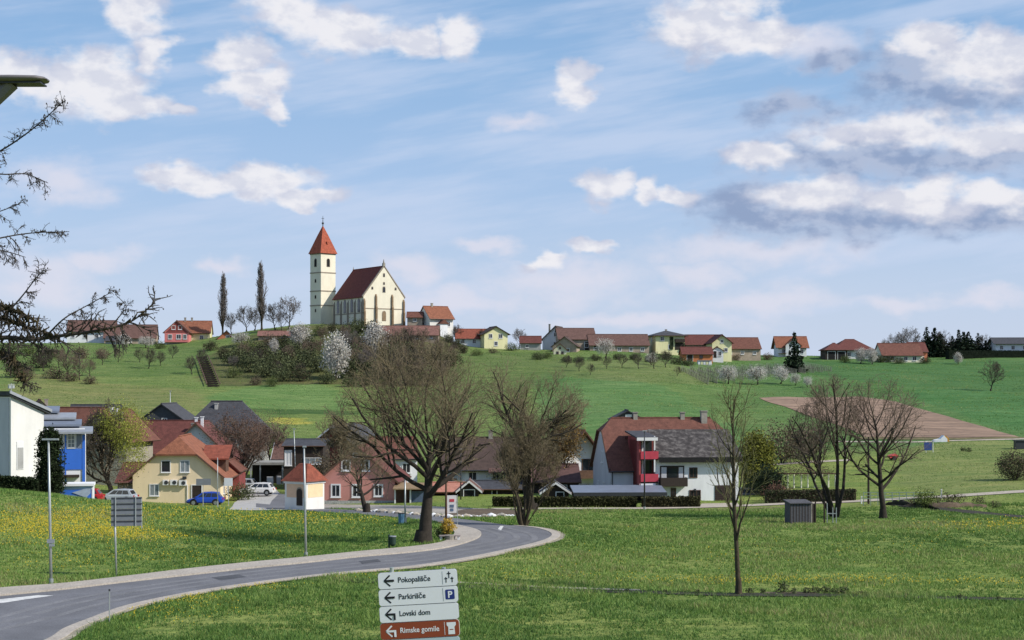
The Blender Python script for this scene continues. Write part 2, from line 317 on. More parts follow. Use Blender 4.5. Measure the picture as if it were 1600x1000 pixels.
def drape(name, poly, mat, dz, step=3., skirt=0):
    """a sheet (or a raised slab with a kerb face) laid on the terrain inside an outline"""
    pts = []
    for i in range(len(poly)):
        a = np.array(poly[i][:2]); b = np.array(poly[(i+1) % len(poly)][:2]); n = max(1, int(np.linalg.norm(b-a)/step))
        pts += [tuple(a+(b-a)*k/n) for k in range(n)]
    arr = np.array(pts); xs = np.arange(arr[:, 0].min(), arr[:, 0].max(), step); ys = np.arange(arr[:, 1].min(), arr[:, 1].max(), step)
    A, B = np.meshgrid(xs, ys); A = A.ravel()+.01; B = B.ravel()+.013; k = inpoly(A, B, pts); inner = list(zip(A[k], B[k]))
    n = len(pts); vs, es, fs, _, _, _ = geometry.delaunay_2d_cdt([Vector(p) for p in pts+inner], [(i, (i+1) % n) for i in range(n)], [], 1, 1e-4)
    mb = MB(); z = gz([v.x for v in vs], [v.y for v in vs])+dz; V = [(v.x, v.y, float(q)) for v, q in zip(vs, z)]; cent = lambda f: (sum(V[i][0] for i in f)/len(f), sum(V[i][1] for i in f)/len(f))
    cs = np.array([cent(f) for f in fs]); keep = inpoly(cs[:, 0], cs[:, 1], pts); fs = [f for f, q in zip(fs, keep) if q]
    fs = [f if (V[f[1]][0]-V[f[0]][0])*(V[f[2]][1]-V[f[0]][1])-(V[f[1]][1]-V[f[0]][1])*(V[f[2]][0]-V[f[0]][0]) > 0 else f[::-1] for f in fs]
    mb.add(V, fs)
    if skirt:
        zb = gz(arr[:, 0], arr[:, 1])+dz; n = len(pts)
        mb.add([(p[0], p[1], float(q)) for p, q in zip(pts, zb)]+[(p[0], p[1], float(q)-skirt) for p, q in zip(pts, zb)], [(i, (i+1) % n, (i+1) % n+n, i+n) for i in range(n)])
    if name not in ('ploughed_field', 'trodden_path', 'ditch', 'mud_strip', 'dry_strip', 'road_marking'): KEEPOUT.append([tuple(q) for q in poly])
    return mb.build(name, mat, None, True)
# ---------------------------------------------------------------- ground sheet with its crops
base = np.zeros(GX.shape+(3,)); base[:] = (.150, .220, .055)
hf = np.clip((GY-235)/30, 0, 1)[..., None]; base = base*(1-hf)+np.array((.120, .190, .055))*hf
rightside = np.clip((GX-10)/60, 0, 1)[..., None]*hf; base = base*(1-rightside)+np.array((.075, .165, .050))*rightside
def crop(pix, col, soft=1.0):
    poly = gpoly(pix, 3); m = inpoly(GX, GY, poly) & (GY > 60)
    base[m] = base[m]*(1-soft)+np.array(col)*soft
crop([(845,585),(1010,597),(1085,632),(1190,715),(900,715),(840,660)], (0.085, 0.185, 0.058), .9)
crop([(870,572),(990,558),(1060,570),(1120,600),(1010,597),(900,590)], (0.121, 0.175, 0.058), .8)
crop([(1200,566),(1440,566),(1600,565),(1600,612),(1420,604),(1300,590)], (0.057, 0.144, 0.044), .9)
crop([(1420,610),(1600,618),(1600,672),(1500,650)], (0.051, 0.150, 0.044), .8)
crop([(1430,697),(1600,692),(1600,762),(1440,770),(1400,740)], (0.149, 0.206, 0.065), .9)
crop([(330,618),(430,600),(520,606),(540,640),(360,637)], (0.095, 0.190, 0.056), .9)
crop([(340,637),(540,642),(540,648),(345,643)], (0.050, 0.106, 0.031), .9)
crop([(420,654),(450,652),(480,657),(470,664),(430,662)], (0.30, 0.31, 0.06), .8)
crop([(30,585),(170,600),(300,610),(300,650),(30,650)], (0.156, 0.188, 0.068), .8)
crop([(0,535),(330,545),(320,580),(160,590),(0,575)], (0.088, 0.156, 0.047), .7)
crop([(430,515),(640,505),(720,530),(700,600),(500,600),(320,600),(330,555)], (0.071, 0.077, 0.034), .75)
crop([(640,560),(850,552),(900,580),(700,640)], (0.085, 0.138, 0.044), .6)
nx, ny = len(gx), len(gy)
tv = np.stack([GX, GY, GZ], -1).reshape(-1, 3); ii = np.arange(nx*ny).reshape(ny, nx)
a, b, c, d = ii[:-1, :-1].ravel(), ii[:-1, 1:].ravel(), ii[1:, 1:].ravel(), ii[1:, :-1].ravel()
tri = np.concatenate([np.stack([a, b, c], 1), np.stack([a, c, d], 1)])
def mesh_np(name, verts, faces, k, mats, mi=None, smooth=False):
    me = bpy.data.meshes.new(name); me.vertices.add(len(verts)); me.vertices.foreach_set('co', np.ascontiguousarray(verts, np.float32).ravel())
    n = len(faces); me.loops.add(n*k); me.loops.foreach_set('vertex_index', np.ascontiguousarray(faces, np.int32).ravel())
    me.polygons.add(n); me.polygons.foreach_set('loop_start', np.arange(0, n*k, k, dtype=np.int32))
    for m in mats: me.materials.append(m)
    if mi is not None: me.polygons.foreach_set('material_index', np.asarray(mi, np.int32))
    me.update(calc_edges=True); me.polygons.foreach_set('use_smooth', np.full(n, smooth)); me.validate(); return me
me = mesh_np('ground', tv, tri, 3, [], smooth=True)
at = me.color_attributes.new('crop', 'FLOAT_COLOR', 'POINT'); at.data.foreach_set('color', np.concatenate([base.reshape(-1, 3), np.ones((nx*ny, 1))], 1).astype(np.float32).ravel())
ground = bpy.data.objects.new('ground', me); COL.objects.link(ground); tag(ground, kind='structure')
def ground_mat():
    m = bpy.data.materials.new('meadow_ground'); m.use_nodes = True; nt = m.node_tree; N, L = nt.nodes, nt.links; b = N['Principled BSDF']; b.inputs['Roughness'].default_value = .95; b.inputs['Specular IOR Level'].default_value = .1
    at = N.new('ShaderNodeAttribute'); at.attribute_name = 'crop'; tc = N.new('ShaderNodeTexCoord'); cur = at.outputs['Color']
    def nz(scale, detail, st=(1, 1, 1), rot=0):
        mp = N.new('ShaderNodeMapping'); mp.inputs['Scale'].default_value = st; mp.inputs['Rotation'].default_value = (0, 0, rot); L.new(tc.outputs['Object'], mp.inputs[0])
        x = N.new('ShaderNodeTexNoise'); x.inputs['Scale'].default_value = scale; x.inputs['Detail'].default_value = detail; x.inputs['Roughness'].default_value = .65; L.new(mp.outputs[0], x.inputs['Vector']); return x.outputs['Fac']
    def mul(cur, fac, lo, hi):
        mr = N.new('ShaderNodeMapRange'); L.new(fac, mr.inputs[0]); mr.inputs[1].default_value = .28; mr.inputs[2].default_value = .72
        rg = N.new('ShaderNodeMix'); rg.data_type = 'RGBA'; L.new(mr.outputs[0], rg.inputs[0]); rg.inputs[6].default_value = (*lo, 1); rg.inputs[7].default_value = (*hi, 1)
        mx = N.new('ShaderNodeMix'); mx.data_type = 'RGBA'; mx.blend_type = 'MULTIPLY'; mx.inputs[0].default_value = 1; L.new(cur, mx.inputs[6]); L.new(rg.outputs[2], mx.inputs[7]); return mx.outputs[2]
    cur = mul(cur, nz(.05, 4), (.8, .88, .8), (1.25, 1.12, 1.2))
    cur = mul(cur, nz(.10, 6, (1, 4.5, 1), .12), (.66, .80, .70), (1.45, 1.20, 1.35))
    cur = mul(cur, nz(.5, 5, (.35, 2.6, 1), -.05), (.74, .78, .76), (1.34, 1.24, 1.28))
    cur = mul(cur, nz(.9, 4, (1, 2.5, 1)), (.74, .77, .76), (1.34, 1.26, 1.28))
    cur = mul(cur, nz(4.5, 3), (.62, .66, .66), (1.4, 1.34, 1.3))
    L.new(cur, b.inputs['Base Color'])
    bp = N.new('ShaderNodeBump'); bp.inputs['Strength'].default_value = .5; bp.inputs['Distance'].default_value = .25; L.new(nz(1.6, 5), bp.inputs['Height']); L.new(bp.outputs[0], b.inputs['Normal'])
    return m
me.materials.append(ground_mat())
def struct(o): return tag(o, kind='structure')
asphalt = M('asphalt', (.150, .152, .165), .9, .22, .30, .05, fine=14); pave = M('pale_paving', (.40, .36, .31), .95, .12, .8, .05, fine=9)
gravel = M('pale_gravel', (.42, .37, .30), .95, .15, .6, .1, fine=7); gravel2 = M('dusty_gravel', (.33, .30, .26), .95, .25, .4, .1, fine=6)
soil = M('ploughed_soil', (.26, .175, .12), .95, .38, .25, .4, fine=2.2, stretch=(.35, 1.5, 1)); earth = M('bare_earth', (.11, .08, .052), .95, .35, .9, .4, fine=5)
drygrass = M('dry_grass', (.16, .14, .06), .95, .35, 1.2, .3, fine=6); ditchm = M('ditch_mud_shade', (.035, .032, .02), .95, .5, 1.5, .4, fine=5); paint = M('worn_road_paint', (.62, .62, .60), .8, .2, 3)  # ditchm: mud, with the creek's shadow put into its dark tone
near_edge = [(-330,1150),(-150,1075),(20,1020),(75,1000),(100,984),(140,968),(200,947),(300,926),(400,911),(480,901),(560,893),(640,886),(720,874),(790,860),(840,848),(860,840)]
far_edge = [(400,793),(460,798),(540,803),(620,809),(690,817),(718,823),(743,829),(752,836),(741,845),(700,857),(640,865),(560,872),(480,881),(400,889),(300,900),(200,911),(100,923),(0,933),(-150,948),(-330,968)]
back_edge = [(860,833),(838,826),(800,822),(740,814),(690,808),(620,801),(540,797),(460,792),(400,787)]
ne = [G(*p)[:2] for p in spline(near_edge+back_edge[:3], 5, False)]
road_poly = [G(*p)[:2] for p in spline(near_edge+back_edge, 4, False)]+[G(*p)[:2] for p in spline(far_edge, 4, False)]
struct(drape('road', road_poly, asphalt, .05, 2.5))
walk_in = [(-330,952),(-150,936),(0,922),(100,914.5),(200,903),(300,891),(400,880.5),(480,873),(560,864.5),(640,857),(684,851),(700,845),(710,836),(706,829),(694,822),(686,817.5)]
walk_poly = [G(*p)[:2] for p in spline(far_edge[4:], 4, False)]+[G(*p)[:2] for p in spline(walk_in, 4, False)]
struct(drape('pavement', walk_poly, pave, .15, 2.5, .14))
def offset(pts, w):
    out = []
    for i, p in enumerate(pts):
        a = np.array(pts[max(i-1, 0)]); b = np.array(pts[min(i+1, len(pts)-1)]); d = (b-a)/max(1e-6, np.linalg.norm(b-a)); out.append((p[0]-d[1]*w, p[1]+d[0]*w))
    return out
def ribbon(name, pix, w, mat, dz=.05, n=5, step=2.5):
    c = [tuple(G(*p)[:2]) for p in spline(pix, n, False)]
    return struct(drape(name, offset(c, w/2)+offset(c, -w/2)[::-1], mat, dz, step))
struct(drape('kerb', offset(ne, .02)+offset(ne, -.62)[::-1], pave, .08, 2.0, .08))
struct(drape('yard', gpoly([(352,797),(455,797),(446,783),(436,770),(428,760),(400,760),(385,772),(366,786)]), concrete, .045, 2.5))
struct(drape('lane', gpoly([(415,796),(452,796),(452,774),(436,772),(425,783)]), asphalt, .075, 2.5))
struct(drape('forecourt', gpoly([(470,793),(560,796.5),(640,801.5),(700,807),(760,809),(800,806),(800,797),(700,793),(560,789),(480,788)]), gravel2, .045, 2.5))
struct(drape('dirt_patch', gpoly([(700,806.5),(745,809),(800,806.5),(812,801),(790,797),(725,797)], 3), earth, .07, 2.5))
ribbon('path', [(770,795.5),(900,795),(1000,795),(1090,793),(1160,790.5),(1230,787.5),(1310,785),(1370,782),(1430,778.5),(1480,776),(1540,772),(1600,768),(1700,763)], 3.0, gravel, .06)
struct(drape('apron', gpoly([(1092,793),(1155,790.5),(1152,786),(1096,787.5)]), gravel, .05, 2))
ribbon('field_track', [(1300,690),(1420,691),(1480,689),(1600,686),(1700,683)], 1.6, gravel, .05)
ribbon('farm_lane', [(1190,727),(1225,725),(1270,722),(1330,719)], 2.2, gravel, .05)
ribbon('trodden_path', [(700,910),(760,913),(850,918),(930,921),(1000,923)], .55, gravel, .05)
ribbon('ditch', [(640,912),(720,917),(850,922),(1000,926),(1150,930),(1300,931),(1450,934),(1600,938),(1700,941)], 1.2, ditchm, .05)
ribbon('mud_strip', [(470,904),(530,906),(590,910)], 1.6, ditchm, .05)
PLOUGH = gpoly([(1186,622),(1230,620.5),(1300,621),(1345,620),(1400,628),(1470,648),(1540,668),(1592,683),(1500,684.5),(1420,684),(1350,683),(1330,672),(1280,655),(1230,637)])
struct(drape('ploughed_field', gpoly([(1186,622),(1230,620.5),(1300,621),(1345,620),(1400,628),(1470,648),(1540,668),(1592,683),(1500,684.5),(1420,684),(1350,683),(1330,672),(1280,655),(1230,637)]), soil, .08, 3))
ribbon('field_edge', [(1340,684.5),(1420,686),(1500,686),(1600,684)], 2.4, drygrass, .07)
ribbon('dry_strip', [(760,797.5),(900,798.5),(1000,799),(1100,797),(1220,793)], 2.0, drygrass, .04)
ribbon('creek_bed_shadow', [(1400,787),(1440,793),(1500,799),(1560,805),(1640,811)], 2.6, ditchm, .06)  # flat dark strip, shadow of the sunken creek painted in
# wear of the road: lighter wheel tracks, a dark repair and a sealed joint
worn = M('worn_asphalt', (.175, .176, .185), .9, .2, .5, .05, fine=12); tar = M('tar_seal', (.075, .076, .083), .8, .3, .8, 0, fine=9); gritm = M('verge_grit', (.30, .27, .20), .95, .35, 1.2, .2, fine=6)
mid = [(-150,1008),(20,972),(110,948),(200,929),(300,913),(400,900),(480,890.5),(560,882),(640,875),(700,865.5),(760,855),(800,848),(812,841),(800,833),(770,826)]
mc = [tuple(G(*q)[:2]) for q in spline(mid, 6, False)]
for o_ in (1.35, .2, -1.1): struct(drape('wheel_track', offset(mc, o_+.24)+offset(mc, o_-.24)[::-1], worn, .056, 2.5))
struct(drape('road_patch', gpoly([(330,904),(372,899),(386,903),(345,908.5)]), tar, .057, 2)); struct(drape('road_patch', gpoly([(560,878),(590,875),(596,879),(566,882.5)]), tar, .057, 2))
struct(drape('verge', offset(ne, -.5)+offset(ne, -1.0)[::-1], gritm, .05, 2.0))
# road paint
struct(drape('road_marking', gpoly([(-60,948),(0,938),(60,931.5),(84,932),(40,938),(-60,954)]), paint, .056, 2)); 
struct(drape('road_marking', gpoly([(777,829),(783,829.5),(787,823),(782,822.6)]), paint, .056, 1))
# ---------------------------------------------------------------- grass and flowers (uncountable)
g_m = [M('grass_blade_%s' % n, c, .6, .2, .6, trans=.25, spec=.25, coord='Object') for n, c in (('deep', (.070, .150, .032)), ('mid', (.150, .258, .056)), ('light', (.255, .350, .092)), ('straw', (.34, .32, .14)))]
def blocked(x, y, polys):
    m = np.zeros(len(x), bool)
    for p in polys: m |= inpoly(x, y, p)
    return m
roadw = road_poly; keepout = KEEPOUT
def tufts(n, ymin, ymax, seed, blades, hmin, hmax, wid, pw=1.25, sc=1):
    r = np.random.default_rng(seed); y = ymin+(ymax-ymin)*r.random(n)**pw; x = (r.random(n)*2-1)*.36*y*1.02
    k = ~blocked(x, y, keepout)
    pat = vnoise(x, y*2 if sc > 1 else y, 3.2*sc, seed)+.6*vnoise(x, y, 1.1*sc, seed+1); k &= r.random(n) < (.7+(.9 if sc == 1 else 1.6)*pat); x, y, pat = x[k], y[k], pat[k]; z = gz(x, y)
    n = len(x); x = np.repeat(x, blades); y = np.repeat(y, blades); z = np.repeat(z, blades); pat = np.repeat(pat, blades); m = len(x)
    x = x+r.normal(0, .09, m); y = y+r.normal(0, .09, m); a = r.random(m)*6.283; h = hmin+(hmax-hmin)*r.random(m)*(.8+pat*1.5); w = wid*(.6+.8*r.random(m))*(y/90)
    lean = r.normal(0, .45, (m, 2))*h[:, None]
    p0 = np.stack([x-np.cos(a)*w, y-np.sin(a)*w, z-.02], 1); p1 = np.stack([x+np.cos(a)*w, y+np.sin(a)*w, z-.02], 1); p2 = np.stack([x+lean[:, 0], y+lean[:, 1], z+h], 1)
    v = np.stack([p0, p1, p2], 1).reshape(-1, 3); f = np.arange(3*m).reshape(-1, 3)
    q = r.random(m)+pat*.7+.9*vnoise(x, y, 17, 77)-.22*(y < 87); mi = np.digitize(q, (.22, .72, 1.12)); return v, f, mi
v, f, mi = tufts(250000, 66, 165, 11, 4, .07, .25, .026)
keepout = KEEPOUT+[PLOUGH]; v2, f2, mi2 = tufts(170000, 165, 500, 19, 2, .05, .17, .017, 1.0, 2.2); gh = bpy.data.objects.new('hill_grass', mesh_np('hill_grass', v2, f2, 3, g_m, mi2)); COL.objects.link(gh); tag(gh, 'rough grass over the hill fields behind the village', 'grass', kind='stuff'); keepout = KEEPOUT
go = bpy.data.objects.new('meadow_grass', mesh_np('meadow_grass', v, f, 3, g_m, mi)); COL.objects.link(go)
tag(go, 'thick green meadow grass on both sides of the winding road', 'grass', kind='stuff')
def flowers():
    r = np.random.default_rng(3); spots = []
    for (px, py, sx, sy, n) in [(40,822,60,9,2600),(120,812,60,9,2000),(90,835,50,6,1100),(190,833,35,6,1500),(230,842,35,4,700),(60,845,60,8,500),(330,806,60,8,900),(450,812,55,7,900),(430,838,80,6,400),(280,870,90,8,400),(110,880,60,10,350),
            (180,955,30,6,420),(245,938,35,5,500),(310,940,25,4,260),(390,920,35,4,260),(290,960,60,12,260),(560,902,40,4,120),(900,905,120,4,200),(1080,911,60,4,330),(1200,911,60,3.5,420),(1330,909,60,4,420),(1450,911,60,4,260),(1560,913,40,4,220),
            (1540,822,50,5,520),(1590,818,30,4,200),(1400,850,150,12,260),(1000,860,120,14,160),(1200,880,140,12,160),(800,895,70,6,90),(200,800,80,6,700),(560,815,40,4,300)]:
        for i in range(int(n*(.8 if px < 500 else .6))):
            spots.append((r.normal(px, sx), r.normal(py, sy)))
    S = np.array(spots); S = S[(S[:, 1] > 770) & (S[:, 1] < 1010)]; t = np.arange(62, 200, .5)
    out = []
    for px, py in S:
        h = EYE+(HY-py)*t/F; out.append(h)
    H = np.stack(out); XX = (S[:, :1]-800)*t[None]/F; GG = gz(XX.ravel(), np.tile(t, len(S))).reshape(H.shape); k = np.argmax(H-GG <= 0, 1); ok = k > 0
    Y = t[k]+r.normal(0, .25, len(k)); x = (S[:, 0]-800)*Y/F; ok &= ~blocked(x, Y, keepout); x, Y = x[ok], Y[ok]; z = gz(x, Y)+.17+.08*r.random(len(x)); m = len(x); rr = .014+.012*r.random(m); rr = rr*(Y/80)
    ang = np.linspace(0, 2*np.pi, 6)[:5]; tl = r.normal(0, .5, (m, 2)); tl[:, 1] -= .7
    ring = np.stack([x[:, None]+np.cos(ang)*rr[:, None], Y[:, None]+np.sin(ang)*rr[:, None], z[:, None]+(np.cos(ang)*tl[:, :1]+np.sin(ang)*-tl[:, 1:])*rr[:, None]], -1)
    v = ring.reshape(-1, 3); f = np.arange(5*m).reshape(-1, 5)
    o = bpy.data.objects.new('dandelions', mesh_np('dandelions', v, f, 5, [M('dandelion_yellow', (.52, .42, .02), .7, .15, 3, trans=.2), M('dandelion_gold', (.44, .33, .02), .7, .15, 3)], r.integers(0, 2, m))); COL.objects.link(o)
    tag(o, 'yellow dandelions in drifts over the meadow', 'flowers', kind='stuff')
flowers()
# ---------------------------------------------------------------- houses
def face_box(mb, face, w, d, u0, u1, n0, n1, z0, z1, mi=0):
    if face == 'F': return mb.box(u0, u1, -n1, -n0, z0, z1, mi)
    if face == 'B': return mb.box(-u1, -u0, d+n0, d+n1, z0, z1, mi)
    if face == 'R': return mb.box(w/2+n0, w/2+n1, d/2+u0, d/2+u1, z0, z1, mi)
    return mb.box(-w/2-n1, -w/2-n0, d/2-u1, d/2-u0, z0, z1, mi)
def add_window(root, face, w, d, u, z, ww, wh, frame=None, pane=None, bars=(1, 0), sill=True, fr=.09, surround=0, n=0):
    frame = frame or frame_w; pane = pane or glass; m = MB(); B = lambda *a: face_box(m, face, w, d, *a)
    a, b, c, e = u-ww/2, u+ww/2, z, z+wh
    B(a-fr, a, n-.03, n+.07, c-fr, e+fr); B(b, b+fr, n-.03, n+.07, c-fr, e+fr); B(a, b, n-.03, n+.07, e, e+fr); B(a, b, n-.03, n+.07, c-fr, c)
    for i in range(bars[0]):
        q = a+(b-a)*(i+1)/(bars[0]+1); B(q-.03, q+.03, n-.03, n+.045, c, e)
    for i in range(bars[1]):
        q = c+(e-c)*(i+1)/(bars[1]+1); B(a, b, n-.03, n+.04, q-.025, q+.025)
    if sill: B(a-fr-.05, b+fr+.05, n-.03, n+.16, c-fr-.06, c-fr)
    o = m.build('window', frame, root); p = face_box(MB(), face, w, d, a, b, n-.03, n+.02, c, e).build('pane', pane, o); return o
def add_door(root, face, w, d, u, ww, wh, mat, frame=None, z=0, name='door'):
    m = MB(); face_box(m, face, w, d, u-ww/2, u+ww/2, -.03, .03, z, z+wh)
    for i in range(1, 4): face_box(m, face, w, d, u-ww/2+.06, u+ww/2-.06, .03, .05, z+wh*i/4-.04, z+wh*i/4+.04)
    o = m.build(name, mat, root); f = MB(); face_box(f, face, w, d, u-ww/2-.1, u-ww/2, -.03, .08, z, z+wh+.1); face_box(f, face, w, d, u+ww/2, u+ww/2+.1, -.03, .08, z, z+wh+.1); face_box(f, face, w, d, u-ww/2, u+ww/2, -.03, .08, z+wh, z+wh+.1)
    f.build('frame', frame or frame_w, o)
    face_box(MB(), face, w, d, u+ww/2-.2, u+ww/2-.14, .03, .1, z+wh*.48, z+wh*.53).build('handle', metal_g, o); return o
def roof_shape(s, L, ze, zr, q, t=.16):
    """ridge along x; s half depth with overhang, L half length with overhang, q hipped share of the height"""
    zc = zr-q*(zr-ze); scut = s*q; Li = L-q*s*.9 if q < 1 else max(L-s*.95, .3); mb = MB()
    def ring(dz): return [(-L,-s,ze+dz),(L,-s,ze+dz),(L,-scut,zc+dz),(Li,0,zr+dz),(L,scut,zc+dz),(L,s,ze+dz),(-L,s,ze+dz),(-L,scut,zc+dz),(-Li,0,zr+dz),(-L,-scut,zc+dz)]
    if q < .01:
        a = [(-L,-s,ze),(L,-s,ze),(L,0,zr),(L,s,ze),(-L,s,ze),(-L,0,zr)]; F_ = [(0,1,2,5),(5,2,3,4)]; E = [(0,1),(1,2),(2,3),(3,4),(4,5),(5,0)]
    elif q > .99:
        a = [(-L,-s,ze),(L,-s,ze),(Li,0,zr),(L,s,ze),(-L,s,ze),(-Li,0,zr)]; F_ = [(0,1,2,5),(1,3,2),(5,2,3,4),(0,5,4)]; E = [(0,1),(1,3),(3,4),(4,0)]
    else:
        a = ring(0); F_ = [(0,1,2,3,8,9),(2,4,3),(8,3,4,5,6,7),(9,8,7)]; E = [(0,1),(1,2),(2,4),(4,5),(5,6),(6,7),(7,9),(9,0)]
    n = len(a); vs = a+[(x, y, z-t) for x, y, z in a]
    mb.add(vs, F_+[tuple(i+n for i in f[::-1]) for f in F_]+[(j, i, i+n, j+n) for i, j in E]); return mb
def turn(mb, w, d, axis):
    """from ridge-along-x centred shape to the house frame (front at y=0)"""
    if axis == 'x': mb.v = [(x, y+d/2, z) for x, y, z in mb.v]
    else: mb.v = [(-y, x+d/2, z) for x, y, z in mb.v]
    return mb
def house(label, px, py, Y, w, d, he, hr, axis='x', rz=0, wall=None, roof=None, q=0, oh=.45, og=.3, wins=(), doors=(), chim=(), cat='house', name='house', group=None, t=.16, fascia=None, gable=None, base_h=0, found=3.0, gutter=True):
    root = thing(name, label, cat, P(px, py, Y), rz, group); wall = wall or white; roof = roof or brown_r
    hd, hl = (d/2, w/2) if axis == 'x' else (w/2, d/2); slope = (hr-he)/hd; ze = he-slope*oh
    m = MB(); zt = he-t-.015; zr = hr-t-.015; zc = zr-q*(zr-zt); sc_ = hd*q
    prof = [(-hd, -found), (hd, -found), (hd, zt)]+([(sc_, zc), (-sc_, zc)] if .01 < q < .99 else ([(0, zr)] if q < .01 else []))+[(-hd, zt)]
    if axis == 'x': m.prism(prof, -w/2, w/2, 0, 'x'); m.v = [(x, y+d/2, z) for x, y, z in m.v]
    else: m.prism(prof, 0, d, 0, 'y')
    wo = m.build('wall', wall, root)
    rm = roof_shape(hd+oh, hl+og, ze, hr, q, t); ro = turn(rm, w, d, axis).build('roof', roof, root)
    rc = MB(); Li = hl+og-(q*(hd+oh)*.9 if q < .99 else (hd+oh)*.95); Li = max(Li, .2)                 # ridge capping
    rc.tube([(-Li, 0, hr+.02), (Li, 0, hr+.02)], .11, 6); turn(rc, w, d, axis).build('ridge_cap', roof, ro)
    if gutter:
        for sg in (-1, 1): turn(MB().tube([(-hl-og+.02, sg*(hd+oh+.06), ze-.05), (hl+og-.02, sg*(hd+oh+.06), ze-.05)], .075, 6), w, d, axis).build('gutter', metal_d if wall in (white, white_n, brick) else brownwood, ro)
    if fascia and q < .99:
        for e in (-1, 1):
            for sg in (-1, 1):
                g = MB(); a = Vector((e*(hl+og+.03), sg*(hd+oh), ze-t/2)); zc2 = hr-q*(hr-ze); b = Vector((e*(hl+og+.03), sg*(hd+oh)*q, zc2-t/2)); n = Vector((0, 0, .13))
                g.add([tuple(a-n), tuple(b-n), tuple(b+n), tuple(a+n)]+[tuple(v+Vector((e*.05, 0, 0))) for v in (a-n, b-n, b+n, a+n)], [(0,1,2,3),(7,6,5,4),(0,4,5,1),(1,5,6,2),(2,6,7,3),(3,7,4,0)])
                turn(g, w, d, axis).build('bargeboard', fascia, ro)
    if base_h:
        m = MB().box(-w/2-.04, w/2+.04, -.04, d+.04, -found, base_h); m.build('plinth', concrete, root)
    for c in chim:
        cx, cy, cz, cw, ch = (list(c)+[.55, 1.0])[:5]; g = MB(); g.box(cx-cw/2, cx+cw/2, cy-cw/2, cy+cw/2, cz-1.2, cz+ch); g.box(cx-cw/2-.08, cx+cw/2+.08, cy-cw/2-.08, cy+cw/2+.08, cz+ch, cz+ch+.1)
        g.build('chimney', c[5] if len(c) > 5 else stone, ro)
    for a in wins:
        a = list(a); k = a[5] if len(a) > 5 else {}
        add_window(root, a[0], w, d, *a[1:5], **k)
    for a in doors: add_door(root, a[0], w, d, *a[1:5])
    root['dims'] = (w, d, he, hr); return root
fb = dict(frame=frame_b); far = dict(fr=.12)
